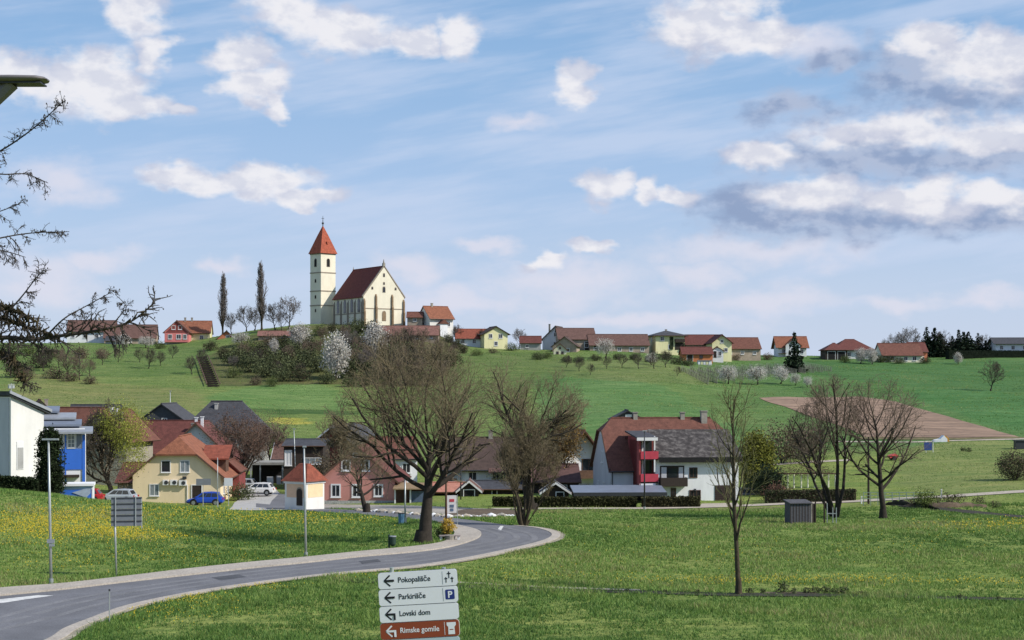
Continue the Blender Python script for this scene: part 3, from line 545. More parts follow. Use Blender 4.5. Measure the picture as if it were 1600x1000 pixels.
# ---- the church on the hill
def church():
    root = thing('church', 'old cream church with red pointed tower on the hilltop', 'church', P(600, 499, 472), 33)
    ew, L, he, hr = 13.6, 19.5, 6.6, 15.4                                  # gable width, length, eave, ridge
    m = MB().prism([(-ew/2, -6), (ew/2, -6), (ew/2, he), (0, hr), (-ew/2, he)], 0, L); m.build('nave_wall', cream, root)
    r = MB(); s = ew/2+.35; sl = (hr-he)/(ew/2); ze = he-sl*.35+.12
    for sg in (-1, 1):
        a = [(sg*s, .45, ze), (sg*s, L+.3, ze), (0, L+.3, hr+.12), (0, .45, hr+.12)]; b = [(x, y, z+.22) for x, y, z in a]
        r.add(a+b, [(0,1,2,3),(7,6,5,4),(0,4,5,1),(1,5,6,2),(2,6,7,3),(3,7,4,0)])
    ro = r.build('roof', church_r, root); MB().tube([(0, .4, hr+.36), (0, L+.3, hr+.36)], .14, 6).build('ridge_cap', church_r, ro)
    cp = MB()                                                               # parapet coping on the west gable
    for sg in (-1, 1):
        a = Vector((sg*(ew/2+.25), -.12, he-.2)); b = Vector((0, -.12, hr+.25)); cp.add([tuple(v) for v in (a, b, b+Vector((0, 0, .4)), a+Vector((sg*.15, 0, .35)))]+[(v.x, .5, v.z) for v in (a, b, b+Vector((0, 0, .4)), a+Vector((sg*.15, 0, .35)))], [(0,1,2,3),(7,6,5,4),(0,4,5,1),(1,5,6,2),(2,6,7,3),(3,7,4,0)])
    cp.build('gable_coping', trimstone, root)
    fn = MB(); fn.box(-.35, .35, -.2, .5, hr+.3, hr+1.2); fn.tube([(0, .15, hr+1.2), (0, .15, hr+2.4)], [.3, .05], 5); fn.build('gable_finial', stone, root)
    e = MB(); e.tube([(0, L, hr+.3), (0, L, hr+1.3)], [.18, .04], 5); e.build('ridge_finial', stone, root)
    # buttresses on the gable and along the shaded side
    for x in (-ew/2+.2, -2.7, 2.7, ew/2-.2):
        h = 7.4 if abs(x) < 4 else 6.0; b = MB(); b.prism([(0, -5), (0, h), (-.45, h-.7), (-.45, h-3.4), (-.7, h-3.9), (-.7, -5)][::-1], x-.24, x+.24, 0, 'x'); b.build('buttress', butt, root)
    for k in range(5):
        y = .6+k*4.5; b = MB(); b.prism([(0, -5), (0, he-.8), (.45, he-1.8), (.45, -5)], y-.18, y+.18, 0, 'y'); b.v = [(-ew/2-p, q, z) for p, q, z in b.v]; b.build('buttress', trimstone, root)
    def arch(face, u, z, ww, wh, n=0, name='window', pm=None):
        pts = [(u-ww/2, z), (u+ww/2, z)]+[(u+ww/2*math.cos(a), z+wh-ww/2+ww*.75*math.sin(a)) for a in [math.pi*i/8 for i in range(9)]]
        mid = (u, z+wh/2); big = [(mid[0]+(p-mid[0])*1.0+(.14 if p > mid[0] else -.14), q+(.16 if q > mid[1] else -.1)) for p, q in pts]
        g = MB(); h = MB()
        if face == 'F': g.prism(big, n-.06, n+.05); h.prism(pts, n-.1, n+.05)
        else:
            g.prism(big, -.05, .06); h.prism(pts, -.05, .1)
            for q in (g, h): q.v = [(-ew/2-n-y, L/2-x, z_) for x, y, z_ in q.v]
        o = g.build(name, trimstone, root); h.build('pane', pm or glass, o); return o
    arch('F', 0, 8.0, .7, 1.4); arch('F', 0, 12.6, .4, .8); arch('F', -3.9, 8.8, .4, .5); arch('F', 3.9, 8.8, .4, .5); arch('F', 0, 10.3, .35, .5)
    arch('F', 0, -.4, 1.1, 2.5, name='portal', pm=butt)
    for k in range(4): arch('L', L/2-2.9-k*4.5, 2.2, 1.5, 3.4)
    MB().box(-ew/2-.1, ew/2+.1, -.1, .1, 3.0, 3.25).build('string_course', trimstone, root); MB().box(-ew/2-.1, -ew/2+.05, .1, L, 1.7, 1.95).build('string_course', trimstone, root)
    # tower: its own turn, at the far end of the shaded side
    inv = Matrix.Rotation(-R(33), 4, 'Z'); o = P(600, 499, 472); c = P(504.5, 500, 490)-o; c = inv @ Vector((c.x, c.y, 0)); tz = P(504.5, 500, 490).z-o.z
    s = 2.75; q = R(10)
    def tb(mb): mb.v = [(c.x+x*math.cos(q)-y*math.sin(q), c.y+x*math.sin(q)+y*math.cos(q), z+tz) for x, y, z in mb.v]; return mb
    H = 20.2; TB = MB().box(-s, s, -s, s, -6, H); tb(TB).build('tower', cream, root)
    for z in (4.2, 8.6, 14.2, H-.3): tb(MB().box(-s-.12, s+.12, -s-.12, s+.12, z, z+.3)).build('tower_cornice', trimstone, root)
    sp = MB(); e = s+.45; z0, z1 = H, 29.0; k = .36
    sp.add([(-e,-e,z0),(e,-e,z0),(e,e,z0),(-e,e,z0),(-e*k,-e*k,z0+(z1-z0)*.66),(e*k,-e*k,z0+(z1-z0)*.66),(e*k,e*k,z0+(z1-z0)*.66),(-e*k,e*k,z0+(z1-z0)*.66),(0,0,z1)],[(3,2,1,0),(0,1,5,4),(1,2,6,5),(2,3,7,6),(3,0,4,7),(4,5,8),(5,6,8),(6,7,8),(7,4,8)])
    spo = tb(sp).build('spire', spire_r, root)
    fi = MB().tube([(0, 0, z1-.3), (0, 0, z1+2.9)], [.16, .05], 5); fi.obox((0, 0, z1+2.1), 1.0, .1, .12); fi.obox((0, 0, z1+.6), .5, .5, .5); tb(fi).build('spire_cross', metal_d, spo)
    dm = MB().obox((0, -e*.63, z0+3.3), .5, .9, .7); tb(dm).build('dormer', spire_r, spo)
    def tw(side, z, ww, wh):
        pts = [(-ww/2, z), (ww/2, z)]+[(ww/2*math.cos(a), z+wh-ww/2+ww*.6*math.sin(a)) for a in [math.pi*i/6 for i in range(7)]]
        g = MB().prism([(x*1.3, z_+(.12 if z_ > z+.1 else -.1)) for x, z_ in pts], -s-.05, -s+.05); h = MB().prism(pts, -s-.09, -s+.05)
        if side == 'L':
            for b in (g, h): b.v = [(y, -x, z_) for x, y, z_ in b.v]
        o = tb(g).build('belfry_window', trimstone, root); tb(h).build('pane', black, o)
    for sd in 'FL': tw(sd, 16.2, 1.0, 2.3)
    tw('L', 11.4, .6, .9); tw('L', 6.5, .6, .9); tw('L', 2.4, .5, .8)
church()
# ---- hilltop houses, from left to right
def hw(n, w, z, ww=.9, wh=1.1, face='F', **k): return [(face, -w/2+w*(i+.5)/n, z, ww, wh, dict(far, **k)) for i in range(n)]
house('long brown roofed barn behind the larch branches on the left hilltop', 203, 539, 476, 15, 9, 2.4, 6.2, 'x', 8, brownw, brown_r, wins=hw(3, 15, .8), doors=[('F', 4, 2.6, 2.2, darkwood)], cat='barn', name='barn')
house('white farmhouse with long brown roof behind the larch branches', 142, 534, 482, 14, 8, 3.4, 6.6, 'x', 8, white, brown_r, wins=hw(4, 14, 1.2), chim=[(2, 4, 6.4)], name='farmhouse')
house('small grey hut beside the white farmhouse on the left hilltop', 178, 542, 470, 5, 4, 2, 3.2, 'x', 0, greyw, slate, wins=[('F', 0, .8, .8, .8, far)], cat='hut', name='hut')
ph = house('pink house with dark red gable facing the valley on the left hilltop', 276, 541, 470, 7.0, 8, 4.4, 7.6, 'y', 6, hotpink, rust, wins=[('F', -1.9, 2.2, 1.0, 1.2, far), ('F', .6, 2.2, 1.2, 1.2, far), ('F', 2.4, 2.2, .9, 1.2, far), ('F', -.9, 5.0, .9, 1.0, far), ('F', 1.0, 5.0, .9, 1.0, far)], fascia=brownwood, base_h=1.0)
MB().prism([(-3.3, 4.0), (3.3, 4.0), (0, 7.1)], -.06, .0).build('gable_boards', red_pl, ph); MB().box(-3.2, 3.2, -.9, -.02, 1.0, 1.25).build('balcony', brownwood, ph)
house('pale yellow house with orange roof behind the pink gable', 303, 537, 479, 9.5, 9, 3.6, 7.0, 'x', 6, cream2, orange_r, oh=.6, wins=hw(2, 9, 1.3), chim=[(-3, 4.5, 6.9), (-1, 4.5, 6.9)])
house('small orange brick hut with dark pointed roof below the poplars', 354, 543, 466, 5.2, 5, 2.8, 5.0, 'y', 8, brick, slate, wins=[('F', .3, 2.6, .8, .9, far)], cat='hut', name='hut', oh=.8, og=.6)
house('low outbuilding with faded red roof left below the church', 430, 530, G(430, 530, 300).y, 9.5, 4, 1.2, 2.4, 'x', 4, brownw, faded_r, wins=hw(2, 9, .3, .6, .6), cat='outbuilding', name='outbuilding')
house('long low outbuilding with faded red roof right below the church', 640, 531, G(640, 531, 300).y, 16, 6, 1.6, 4.0, 'x', 0, brownw, faded_r, wins=hw(4, 16, .4, .6, .7), cat='outbuilding', name='outbuilding')
ph = house('white house with orange roof and small porch beside the church', 690, 518, 470, 7.6, 8.5, 4.2, 7.6, 'x', 28, white_n, orange_r, oh=.7, wins=[('F', 2.2, 1.6, 1.0, 1.2, far), ('L', 0, 1.5, 1.0, 1.2, far), ('L', 0, 4.4, .8, .9, far)], chim=[(-1.2, 4.2, 7.4)], found=5)
pr = MB().box(-1.2, 1.2, -1.6, 0, -3, 2.2).build('porch', white, ph); m = MB(); m.prism([(-1.6, 2.2), (1.6, 2.2), (0, 3.5)], -1.9, .1); m.build('porch_roof', rust, pr)
house('little shed with rust roof tucked between church and white house', 648, 505, 470, 4.4, 4, 2, 3.4, 'x', 0, brownw, rust, cat='shed', name='shed', wins=[('F', 0, .6, .8, .8, far)])
house('low white house under a long bright red roof', 741, 541, 470, 10.5, 8, 2.6, 5.2, 'x', 3, white, bright_red, oh=.6, wins=hw(3, 10, .9), doors=[('F', 3.9, 1.0, 2.0, darkwood)])
house('yellow gabled house with brown roof next to bright red roof', 775, 542, 466, 7.0, 8, 4.0, 6.0, 'y', 14, cream2, darkbrown_r, oh=.7, og=.5, wins=[('F', -1.6, 2.6, .9, 1.1, far), ('F', 1.4, 2.6, 1.0, 1.1, far), ('F', 0, .4, .9, 1.1, far)], fascia=darkwood)
house('small shed with dark red roof and grey wall between farmyards', 829, 546, 470, 6.0, 5, 2.2, 4.0, 'x', 0, greyw, dark_red, cat='shed', name='shed', wins=[('F', -1, .6, .8, .8, far)])
house('farmhouse with brown roof and white gable left of long barns', 868, 548, 478, 8, 9, 3.6, 7.4, 'y', -14, white, darkbrown_r, og=.6, wins=[('F', 0, 1.4, 1, 1.2, far), ('F', 0, 4.3, .9, 1, far)], chim=[(-2.5, 3, 6.6, .5, 1.4)], name='farmhouse', fascia=darkwood)
house('long barn with weathered brown roof behind the tiny white gable hut', 902, 550, 472, 11, 10, 4.0, 7.2, 'x', 6, brownw, brown_r, wins=hw(2, 11, 1.4), doors=[('F', 3.6, 2.8, 3, darkwood)], cat='barn', name='barn')
house('brown roofed barn with dark gable among blossom trees on hilltop', 882, 556, 462, 7, 7, 3, 5.6, 'y', -10, brownw, darkbrown_r, wins=[('F', 1, 1.2, .8, .9, far)], cat='barn', name='barn', og=.5)
house('tiny pale yellow gable hut in front of brown barns', 875, 559, 452, 3.6, 3.4, 2.5, 4.0, 'y', 0, PL('hut_plaster', (.62, .60, .45)), darkbrown_r, wins=[('F', -.7, 1.1, .5, .6, dict(frame=frame_b)), ('F', .7, 1.1, .5, .6, dict(frame=frame_b)), ('F', 0, 2.6, .4, .4, dict(frame=frame_b))], cat='hut', name='hut', fascia=brownwood)
house('longest brown roofed barn with weathered walls on the hilltop', 968, 553, 470, 17.5, 9, 2.8, 5.9, 'x', 4, brownw, brown_r, wins=hw(5, 17, .9, .9, .9), doors=[('F', -6.5, 2.2, 2.3, darkwood)], cat='barn', name='barn')
vh = house('yellow two storey house with low dark hipped roof', 1047, 547, 474, 8.8, 9, 4.6, 5.9, 'x', 10, cream2, slate, q=1, oh=1.0, og=1.0, wins=[('F', -2.4, 2.8, 1.0, 1.1, far), ('F', 0, .4, .9, 1.1, far), ('L', 0, 2.8, 1, 1.1, far)], chim=[(0, 4.5, 5.6, .5, .6)])
MB().box(1.4, 4.3, -.9, -.03, 2.3, 3.3).build('balcony', darkwood, vh); MB().box(1.5, 4.2, -.08, -.02, .1, 2.2).build('terrace_shade', darkwood, vh); MB().box(-.1, .9, -.25, -.03, .2, 3.9).build('climbing_ivy', M('ivy', (.02, .03, .012), .9, .4, 6), vh)  # dark sheet under the balcony: shade put into its colour
house('house with dark red roof beside a yellow gable', 1101, 553, 474, 11, 8, 3.0, 5.8, 'x', 0, brownw, dark_red, wins=hw(3, 11, .9), name='house')
house('yellow gable house between two red roofed barns', 1128, 557, 466, 5.8, 9, 4.2, 6.4, 'y', 6, cream2, dark_red, wins=[('F', 1.2, 1.4, .9, 1, far), ('F', -1.2, 1.4, .9, 1, far), ('F', 0, 4, .7, .8, far)], og=.7)
MBp = house('small white lean-to room with dark openings below the yellow gable', 1121, 559, 460, 3.4, 3, 2.2, 3.2, 'y', 0, white, dark_red, wins=[('F', .7, .6, .8, 1.1, far)], doors=[('F', -.7, .9, 1.9, darkwood)], cat='annexe', name='annexe')
house('rust roofed barn with weathered wall at the right end of farm row', 1160, 557, 472, 11, 8, 2.6, 5.7, 'x', 6, brownw, rust, wins=hw(3, 11, .7, .8, .8), cat='barn', name='barn')
house('small orange boarded barn with red roof above the vineyard', 1090, 565, 452, 8.6, 5, 2.4, 4.2, 'x', 4, orange_w, dark_red, wins=[('F', 1, 1.0, .8, .7, fb)], doors=[('F', -2.2, 1.6, 1.9, darkwood)], cat='barn', name='barn')
bh = thing('beehive_stand', 'white beehive stand with row of hives below the orange barn', 'beehives', P(1101, 571, 442))
MB().box(-2, 2, 0, .8, -1.5, .25).build('base', greyw, bh); MB().box(-2.1, 2.1, -.15, .95, 1.35, 1.45).build('roof', zinc, bh); MB().box(-2, 2, .6, .75, .25, 1.35).build('back_board', white, bh)
for i in range(5): MB().box(-1.8+i*.74, -1.2+i*.74, 0, .58, .25, 1.0).build('hive', [white, cream2][i % 2], bh)
ho = house('white house with orange roof and cross gable behind a spruce', 1238, 557, 486, 8.6, 8, 3.2, 6.2, 'x', 0, white, orange_r, oh=.8, og=.8, wins=[('F', -2.6, 1, 1, 1.2, far), ('F', 2.8, 1, 1, 1.2, far), ('F', 0, 3.5, 1, 1, dict(far, n=1.25))])
m = MB(); m.prism([(-2.2, 0), (2.2, 0), (2.2, 3.4), (0, 5.1), (-2.2, 3.4)], -1.2, 3); m.build('cross_gable', white, ho)
for sg in (-1, 1):
    m = MB(); m.prism([(sg*2.7, 3.05), (0, 5.25), (0, 5.45), (sg*2.7, 3.25)][::sg], -1.8, 3.2); m.build('cross_roof', orange_r, ho)
MB().box(-4.2, -2.0, -1.4, -.02, .9, 1.0).build('balcony', brownwood, ho)
house('white house with broad dark red hipped roof on right hilltop', 1334, 562, 478, 11.5, 9, 3.4, 6.2, 'x', 4, white, dark_red, q=1, oh=.9, og=.9, wins=hw(4, 11, 1.0))
house('open dark carport with red hipped roof left of white hilltop house', 1307, 562, 474, 6.5, 6, 3.2, 5.0, 'x', 4, darkwood, dark_red, q=1, oh=.5, og=.5, doors=[('F', -1.5, 2.2, 2.4, black), ('F', 1.5, 2.2, 2.4, black)], cat='carport', name='carport')  # black door slabs stand in for the dark inside the open carport
house('house with long rust roof and cream wall below conifers', 1410, 568, 466, 12, 8, 2.8, 6.0, 'x', 5, cream, rust, wins=[('F', 3.6, .9, 1, 1.1, far), ('F', 1, .9, 1, 1.1, far), ('F', -3, .9, 1, 1.1, far)], oh=.6)
house('shed with dark red roof adjoining the long rust roof', 1436, 567, 470, 5, 6, 3.6, 6.1, 'x', 5, brick, dark_red, cat='shed', name='shed', wins=[('F', 1, 1, .8, .8, far)])
house('white house with dark low roof at far right hilltop edge', 1592, 552, 492, 14, 9, 3.2, 4.9, 'x', -4, white, slate, oh=.8, og=.8, wins=hw(4, 14, 1.2))
# ---------------------------------------------------------------- village in the valley
# white modern building with mono-pitch roof at the left edge
def modern():
    root = thing('modern_building', 'tall white modern building with sloping roof at left edge', 'building', P(17, 756, 160), 50)
    # local +x runs along the sunlit face away to the right, -y faces the sun side
    L = 3.8; h0, h1 = 8.75, 7.05
    MB().prism([(0, -3), (L, -3), (L, h1), (0, h0)], 0, 9).build('wall', white_n, root)
    m = MB(); m.prism([(-.35, h0+.09), (L+.6, h1-.14), (L+.6, h1+.28), (-.35, h0+.52)], -.35, 9.3); m.build('roof', slate, root)
    m = MB(); m.prism([(-.4, h0+.3), (L+.65, h1+.06), (L+.65, h1+.36), (-.4, h0+.6)], -.5, -.34); m.build('fascia', zinc, root)
    m = MB().box(.65, 1.45, -.06, .03, 1.4, 4.2); w = m.build('window', frame_w, root); MB().box(.73, 1.37, -.09, .03, 1.5, 3.6).build('pane', greyw, w)
    m = MB(); m.tube([(.3, .4, h0+.3), (.3, .4, h0+1.3)], .04, 5); m.obox((.3, .4, h0+1.2), .7, .05, .05); m.obox((.1, .4, h0+.95), .25, .2, .3); m.obox((.5, .4, h0+.95), .25, .2, .3); m.build('antenna', metal_g, root)
    MB().box(-.08, 0, .3, 8.9, -3, h0-.2).build('left_face_shade', grey_pl, root)  # grey sheet puts the shade of the left face into colour
modern()
def blue_building():
    Y = 171; root = thing('shop_building', 'blue and white building with stepped grey roofs behind the cypress', 'building', P(109, 776, Y), 14)
    MB().box(-5, 1.55, 0, 8, -3, 7.3).build('wall', white, root); MB().box(-1.6, 1.58, -.1, -.005, 2.9, 5.1).build('blue_panel', blue_p, root)
    MB().box(1.3, 1.6, -.14, -.005, 1.2, 6.6).build('corner_post', blue_p, root); MB().box(-.5, -.36, -.16, -.105, 0.0, 6.6).build('blue_post', blue_p, root)
    for u in (-1.0, .15): add_window(root, 'F', 3, 8, u, 5.3, .62, 1.6, bars=(1, 3), pane=glass_l)
    MB().box(.7, 1.2, -.08, -.005, 5.2, 6.9).build('grey_panel', sheet, root)
    for i, (a, b, z, y) in enumerate(((-5.4, 2.4, 6.75, -1.2), (-5.4, 1.2, 7.5, .3), (-5.4, .6, 8.2, 2.0), (-5.4, -1.2, 8.9, 3.5))):
        m = MB(); m.prism([(y, z), (y+2.6, z+.5), (y+2.6, z+.72), (y, z+.22)], a, b, 0, 'x'); m.build('roof', [zinc, sheet][i % 2], root)
    MB().box(-1.2, 1.0, -1.2, -.01, 2.1, 2.35).build('awning', darkwood, root)
blue_building()
def stall():
    root = thing('market_stall', 'white topped stall with blue tarpaulin sides by the hedge', 'stall', P(116, 786, 152), 12)
    MB().box(-1.7, 1.62, .0, 2.4, -2, 1.5).build('tarpaulin', [blue_p], root); MB().box(-1.85, 1.85, -.25, 2.6, 1.62, 1.85).build('roof', white, root)
    MB().box(1.62, 1.75, -.05, 2.4, -2, 1.62).build('post', white, root); MB().box(-1.7, 1.62, -.04, -.003, 1.3, 1.6).build('valance', M('pale_blue_cloth', (.35, .45, .60), .9, .1), root)
    m = MB(); m.add([(-.2, -.08, 1.0), (1.5, -.08, 1.5), (1.5, -.08, .9), (1.1, -.08, .5), (-.2, -.05, 1.0), (1.5, -.05, 1.5), (1.5, -.05, .9), (1.1, -.05, .5)], [(3,2,1,0),(4,5,6,7),(0,1,5,4),(1,2,6,5),(2,3,7,6),(3,0,4,7)]); m.build('folded_flap', M('grey_cloth', (.30, .36, .45), .9, .15), root)
stall()
# yellow house
yh = house('yellow house with clipped red gable and air conditioners beside blue car', 276, 789, 188, 10.2, 13, 3.7, 8.0, 'y', 3, yellow_pl, orange_r, q=.40, oh=.85, og=.45, t=.2, fascia=brownwood,
  wins=[('F', -1.25, 3.9, .95, 1.25, dict(bars=(0, 0), pane=glass)), ('F', .95, 3.9, .95, 1.25, dict(bars=(1, 0), pane=glass_l)), ('F', -2.6, 1.15, .95, 1.25, dict(bars=(1, 0), pane=glass_l)), ('R', -3.6, 1.2, 1.0, 1.2), ('R', 0, 1.2, 1.0, 1.2)], doors=[('F', 2.35, 1.1, 2.3, darkwood)])
for i, (u, z, a) in enumerate(((-1.25, 2.35, .62), (-.3, 2.35, .78), (.75, 2.3, .85))):
    u_ = MB().box(u-a/2, u+a/2, -.4, -.03, z, z+.62); o = u_.build('air_conditioner', frame_w, yh); m = MB(); m.tube([(u+.1, -.402, z+.31), (u+.1, -.43, z+.31)], .23, 14); m.build('fan', metal_d, o)
MB().obox((.95, -.25, 3.2), .45, .3, .35).build('roof_vent', metal_d, yh); MB().tube([(1.25, -.08, -1), (1.25, -.08, 2.4)], .05, 6).build('pipe', frame_w, yh)
dm = MB(); dm.box(2.6, 5.2, 4.2, 7.0, 3.4, 5.3); d_ = dm.build('dormer', brownwood, yh); m = MB(); m.prism([(3.8, 5.1), (7.4, 6.6), (7.4, 6.78), (3.8, 5.28)], 2.3, 5.6, 0, 'x'); m.build('dormer_roof', bright_red, d_)
house('low red roofed annexe left of the yellow house', 222, 789, 196, 6, 8, 3.0, 5.0, 'x', 0, brownw, dark_red, cat='annexe', name='annexe', wins=[('F', 0, 1, .8, 1)])
ra = house('dark red walled annexe with porch right of yellow house', 357, 790, 199, 2.6, 7, 4.4, 5.6, 'y', 3, red_pl, rust, cat='annexe', name='annexe', wins=[('F', 0, 2.6, .6, .8)], oh=.2)
house('white gabled house with dark red roof behind the yellow house', 306, 775, 216, 9.6, 11, 5.2, 9.9, 'y', 2, PL('pale_grey_plaster', (.60, .61, .62)), dark_red, og=.5, oh=.6, fascia=brownwood, wins=[('F', 0.6, 6.0, .9, 1.2), ('F', 3.1, 4.7, .7, .9)], chim=[(-.3, 2.2, 9.4, .35, 1.1, white), (.5, 2.2, 9.4, .35, 1.2, white)])
house('long house with dark red roof left of white gable', 262, 765, 232, 9.0, 9, 5.6, 9.9, 'x', 0, greyw, dark_red, wins=hw(2, 9, 3), chim=[(3.2, 2.6, 8.6, .5, .9)])
house('dark slate gable house at the foot of green hill', 253, 735, 256, 6.8, 9, 8.3, 10.7, 'y', -2, M('dark_gable_boards', (.06, .065, .075), .9, .2, 2), slate, og=.5, oh=.5, wins=[('F', .4, 7.4, .7, .9)])
house('broad hipped slate roofed house behind round brown tree', 350, 740, 246, 12.4, 8, 7.0, 11.1, 'x', 4, greyw, slate, q=1, oh=.8, og=.8, wins=hw(4, 11, 4.6), chim=[(-1.5, 3, 10.0, .5, .7, concrete)])
house('white gabled house with rust roof above the modern building', 63, 735, 236, 7.6, 9, 6.6, 10.4, 'y', 18, white, rust, og=.6, oh=.6, fascia=darkwood, wins=[('F', 0, 7.6, .8, 1), ('F', -1.8, 5, .9, 1.1)], chim=[(1, 5, 9.6, .5, .8)])
house('plain house with big dark red roof behind stepped grey roofs', 108, 745, 214, 8.2, 9, 4.6, 9.2, 'x', -6, greyw, rust, oh=.6, wins=hw(2, 8, 2.4))
gh = house('grey walled house with red roof and chimneys behind the willow', 158, 745, 212, 7.0, 9, 5.4, 8.8, 'y', -10, M('olive_plaster', (.33, .31, .25), .9, .15), rust, oh=.8, og=.8, fascia=brownwood, wins=[('F', -.9, 4.4, .8, 1.2), ('F', 1.2, 4.4, 1.0, 1.6)], chim=[(.3, 2.5, 8.4, .45, .7, white), (1.0, 2.5, 8.1, .45, .8, white), (1.7, 2.5, 7.7, .45, .8)])
house('slate roofed house wedged behind two red roofs', 140, 735, 228, 7.0, 8, 6.2, 9.3, 'x', 0, greyw, slate, wins=hw(2, 7, 4))
# dark carport, white houses behind it
cg = thing('carport', 'wide dark open carport with flat grey roof by the village yard', 'carport', P(420, 763, 222), 0)
MB().box(-2.6, 2.1, 1.8, 6, -2, 3.2).build('back_wall', black, cg); MB().box(-2.9, 2.6, -.2, 6.2, 3.25, 3.6).build('roof', M('grey_roofing', (.28, .28, .26), .9, .25, 1), cg)  # back wall black: the carport's inner shade put into its colour
for x in (-2.5, -1.2, 1.9): MB().box(x-.09, x+.09, 0, .18, -2, 3.25).build('post', metal_g, cg)
MB().box(-.35, .55, .5, .62, -2, 1.6).build('notice_board', white, cg); MB().box(1.0, 1.6, .5, .62, -2, 1.7).build('grey_board', grey_pl, cg)
house('small white house with brown roof left of black gable', 452, 760, 232, 4.6, 7, 4.2, 6.3, 'x', 0, white, brown_r, wins=[('F', -1, 2.6, .8, 1)], fascia=frame_w)
house('black boarded house with white band behind the chapel', 474, 762, 212, 5.2, 8, 5.6, 6.3, 'x', 0, darkwood, slate, oh=.3, wins=[('F', -2.0, 3.0, .8, 1.9, dict(pane=white)), ('F', 1.2, 3.2, 2.2, .7, dict(bars=(2, 0), pane=glass_l))])
rb = house('dark red barn with black gable roof behind pink house', 522, 765, 224, 8.0, 12, 5.8, 9.0, 'y', -12, red_pl, slate, og=.9, oh=.8, cat='barn', name='barn', wins=[('F', -.5, 6, .8, .8, fb)], fascia=frame_w)
house('house with rust roof half hidden behind the big bare tree', 618, 770, 205, 5.6, 9, 4.6, 7.0, 'x', 10, white, rust, wins=hw(2, 5.6, 2.6))
pk = house('old rose gabled house with white framed windows by the road', 558, 787, 179, 8.5, 11, 2.8, 6.4, 'y', -3, pink_pl, dark_red, og=.35, oh=.45, base_h=.35, fascia=brownwood,
  wins=[('F', -2.4, .85, .8, 1.2, dict(fr=.16)), ('F', -.05, .85, .8, 1.2, dict(fr=.16)), ('F', 2.4, .95, .75, 1.1, dict(fr=.16)), ('F', -1.25, 3.8, .75, .95, dict(fr=.16)), ('F', .9, 3.8, .75, .95, dict(fr=.16)), ('F', -.2, 5.25, .35, .35, dict(fr=.12, bars=(0, 0), sill=False))])
pr = thing('porch', 'open dark timber porch right of the rose house', 'porch', P(637, 788, 177), 0)
MB().box(-1.5, 2.2, 1.6, 3, -2, 1.8).build('back_wall', brownwood, pr); m = MB(); m.prism([(-.5, 1.65), (3.2, 2.1), (3.2, 2.22), (-.5, 1.77)], -1.6, 2.3, 0, 'x'); m.build('roof', M('ochre_roofing', (.26, .18, .10), .8, .2), pr)
for x in (-1.4, .3, 2.1): MB().box(x-.08, x+.08, 0, .16, -2, 1.68).build('post', frame_w, pr)
MB().box(.2, 2.4, .9, 1.0, -.1, 1.4).build('blue_panel', M('dull_blue', (.10, .14, .22), .5, .2), pr)
# chapel
def chapel():
    root = thing('chapel', 'small white and peach roadside chapel with red pyramid roof', 'chapel', P(476, 796.5, 164), -33)
    s = 1.42; peach = M('peach_plaster', (.70, .47, .32), .9, .08); MB().box(-s, s, -s, s, -2, 3.0).build('wall', white_n, root)
    for a in ((-s+.25, s-.25, -s-.02, -s+.02), ): MB().box(a[0], a[1], a[2], a[3], 1.35, 2.7).build('peach_panel', peach, root)
    MB().box(s-.02, s+.02, -s+.25, s-.25, 1.35, 2.7).build('peach_panel', M('sunlit_peach', (.76, .60, .38), .9, .08), root)  # paler copy of the peach: sunlight on this face put into colour
    m = MB(); m.box(-s-.1, s+.1, -s-.1, s+.1, 2.75, 2.98); m.build('cornice', white, root)
    e = s+.32; r = MB(); r.add([(-e,-e,2.98),(e,-e,2.98),(e,e,2.98),(-e,e,2.98),(-.55,-.2,4.75),(.55,-.2,4.75),(.55,.2,4.75),(-.55,.2,4.75)], [(3,2,1,0),(0,1,5,4),(1,2,6,5),(2,3,7,6),(3,0,4,7),(4,5,6,7)]); r.build('roof', bright_red, root)
    for nm, mt, k, dy in (('niche', trimstone, 1.12, -.04), ('door', darkwood, 1, -.07)):
        pts = [(-.36*k+.55, .55), (.36*k+.55, .55)]+[(.55+.36*k*math.cos(t), 1.9*k**.5+.36*k*math.sin(t)) for t in [math.pi*i/8 for i in range(9)]]
        MB().prism(pts, -s+dy, -s+.02).build(nm, mt, root)
chapel()
# long white house, low sheds
lw = house('long white house with mossy brown roof behind the bare trees', 768, 779, 203, 12.6, 10, 4.2, 7.6, 'x', 2, white, darkbrown_r, oh=.8, wins=[('F', .6, 2.4, .8, 1.3), ('F', 1.7, 2.4, .8, 1.3), ('F', 3.3, 2.2, 1.0, 1.3, fb), ('F', -2.4, 2.2, .9, 1.1)], chim=[(0, 5, 7.4)])
m = MB(); m.prism([(-1.6, 3.3), (0, 3.9), (0, 4.05), (-1.6, 3.45)], -.4, 2.6, 0, 'x'); m.build('canopy', brown_r, lw); MB().box(0, 2.8, -1.3, -.02, 2.0, 2.2).build('balcony', darkwood, lw)
m = MB()
for i in range(9): m.box(-6.0+i*.28, -5.9+i*.28, -.25, -.1, -.5, 3.6)
m.build('timber_screen', grey_pl, lw)
house('dark low garage with black roof under the long white house', 772, 782, 192, 6.2, 6, 1.5, 2.2, 'x', 0, black, slate, cat='garage', name='garage', oh=.5, doors=[('F', -1.4, 2.2, 1.25, darkwood), ('F', 1.5, 2.2, 1.25, darkwood)])  # black walls: carport darkness put into the wall colour
cw = house('open shed with pink tiled lean-to roof behind white banner', 700, 783, 190, 5.0, 4, 1.3, 2.1, 'x', 0, darkwood, M('salmon_tiles', (.42, .19, .14), .85, .2, 2, .3), cat='shed', name='shed', doors=[('F', -1, 1.4, 1.1, black)])
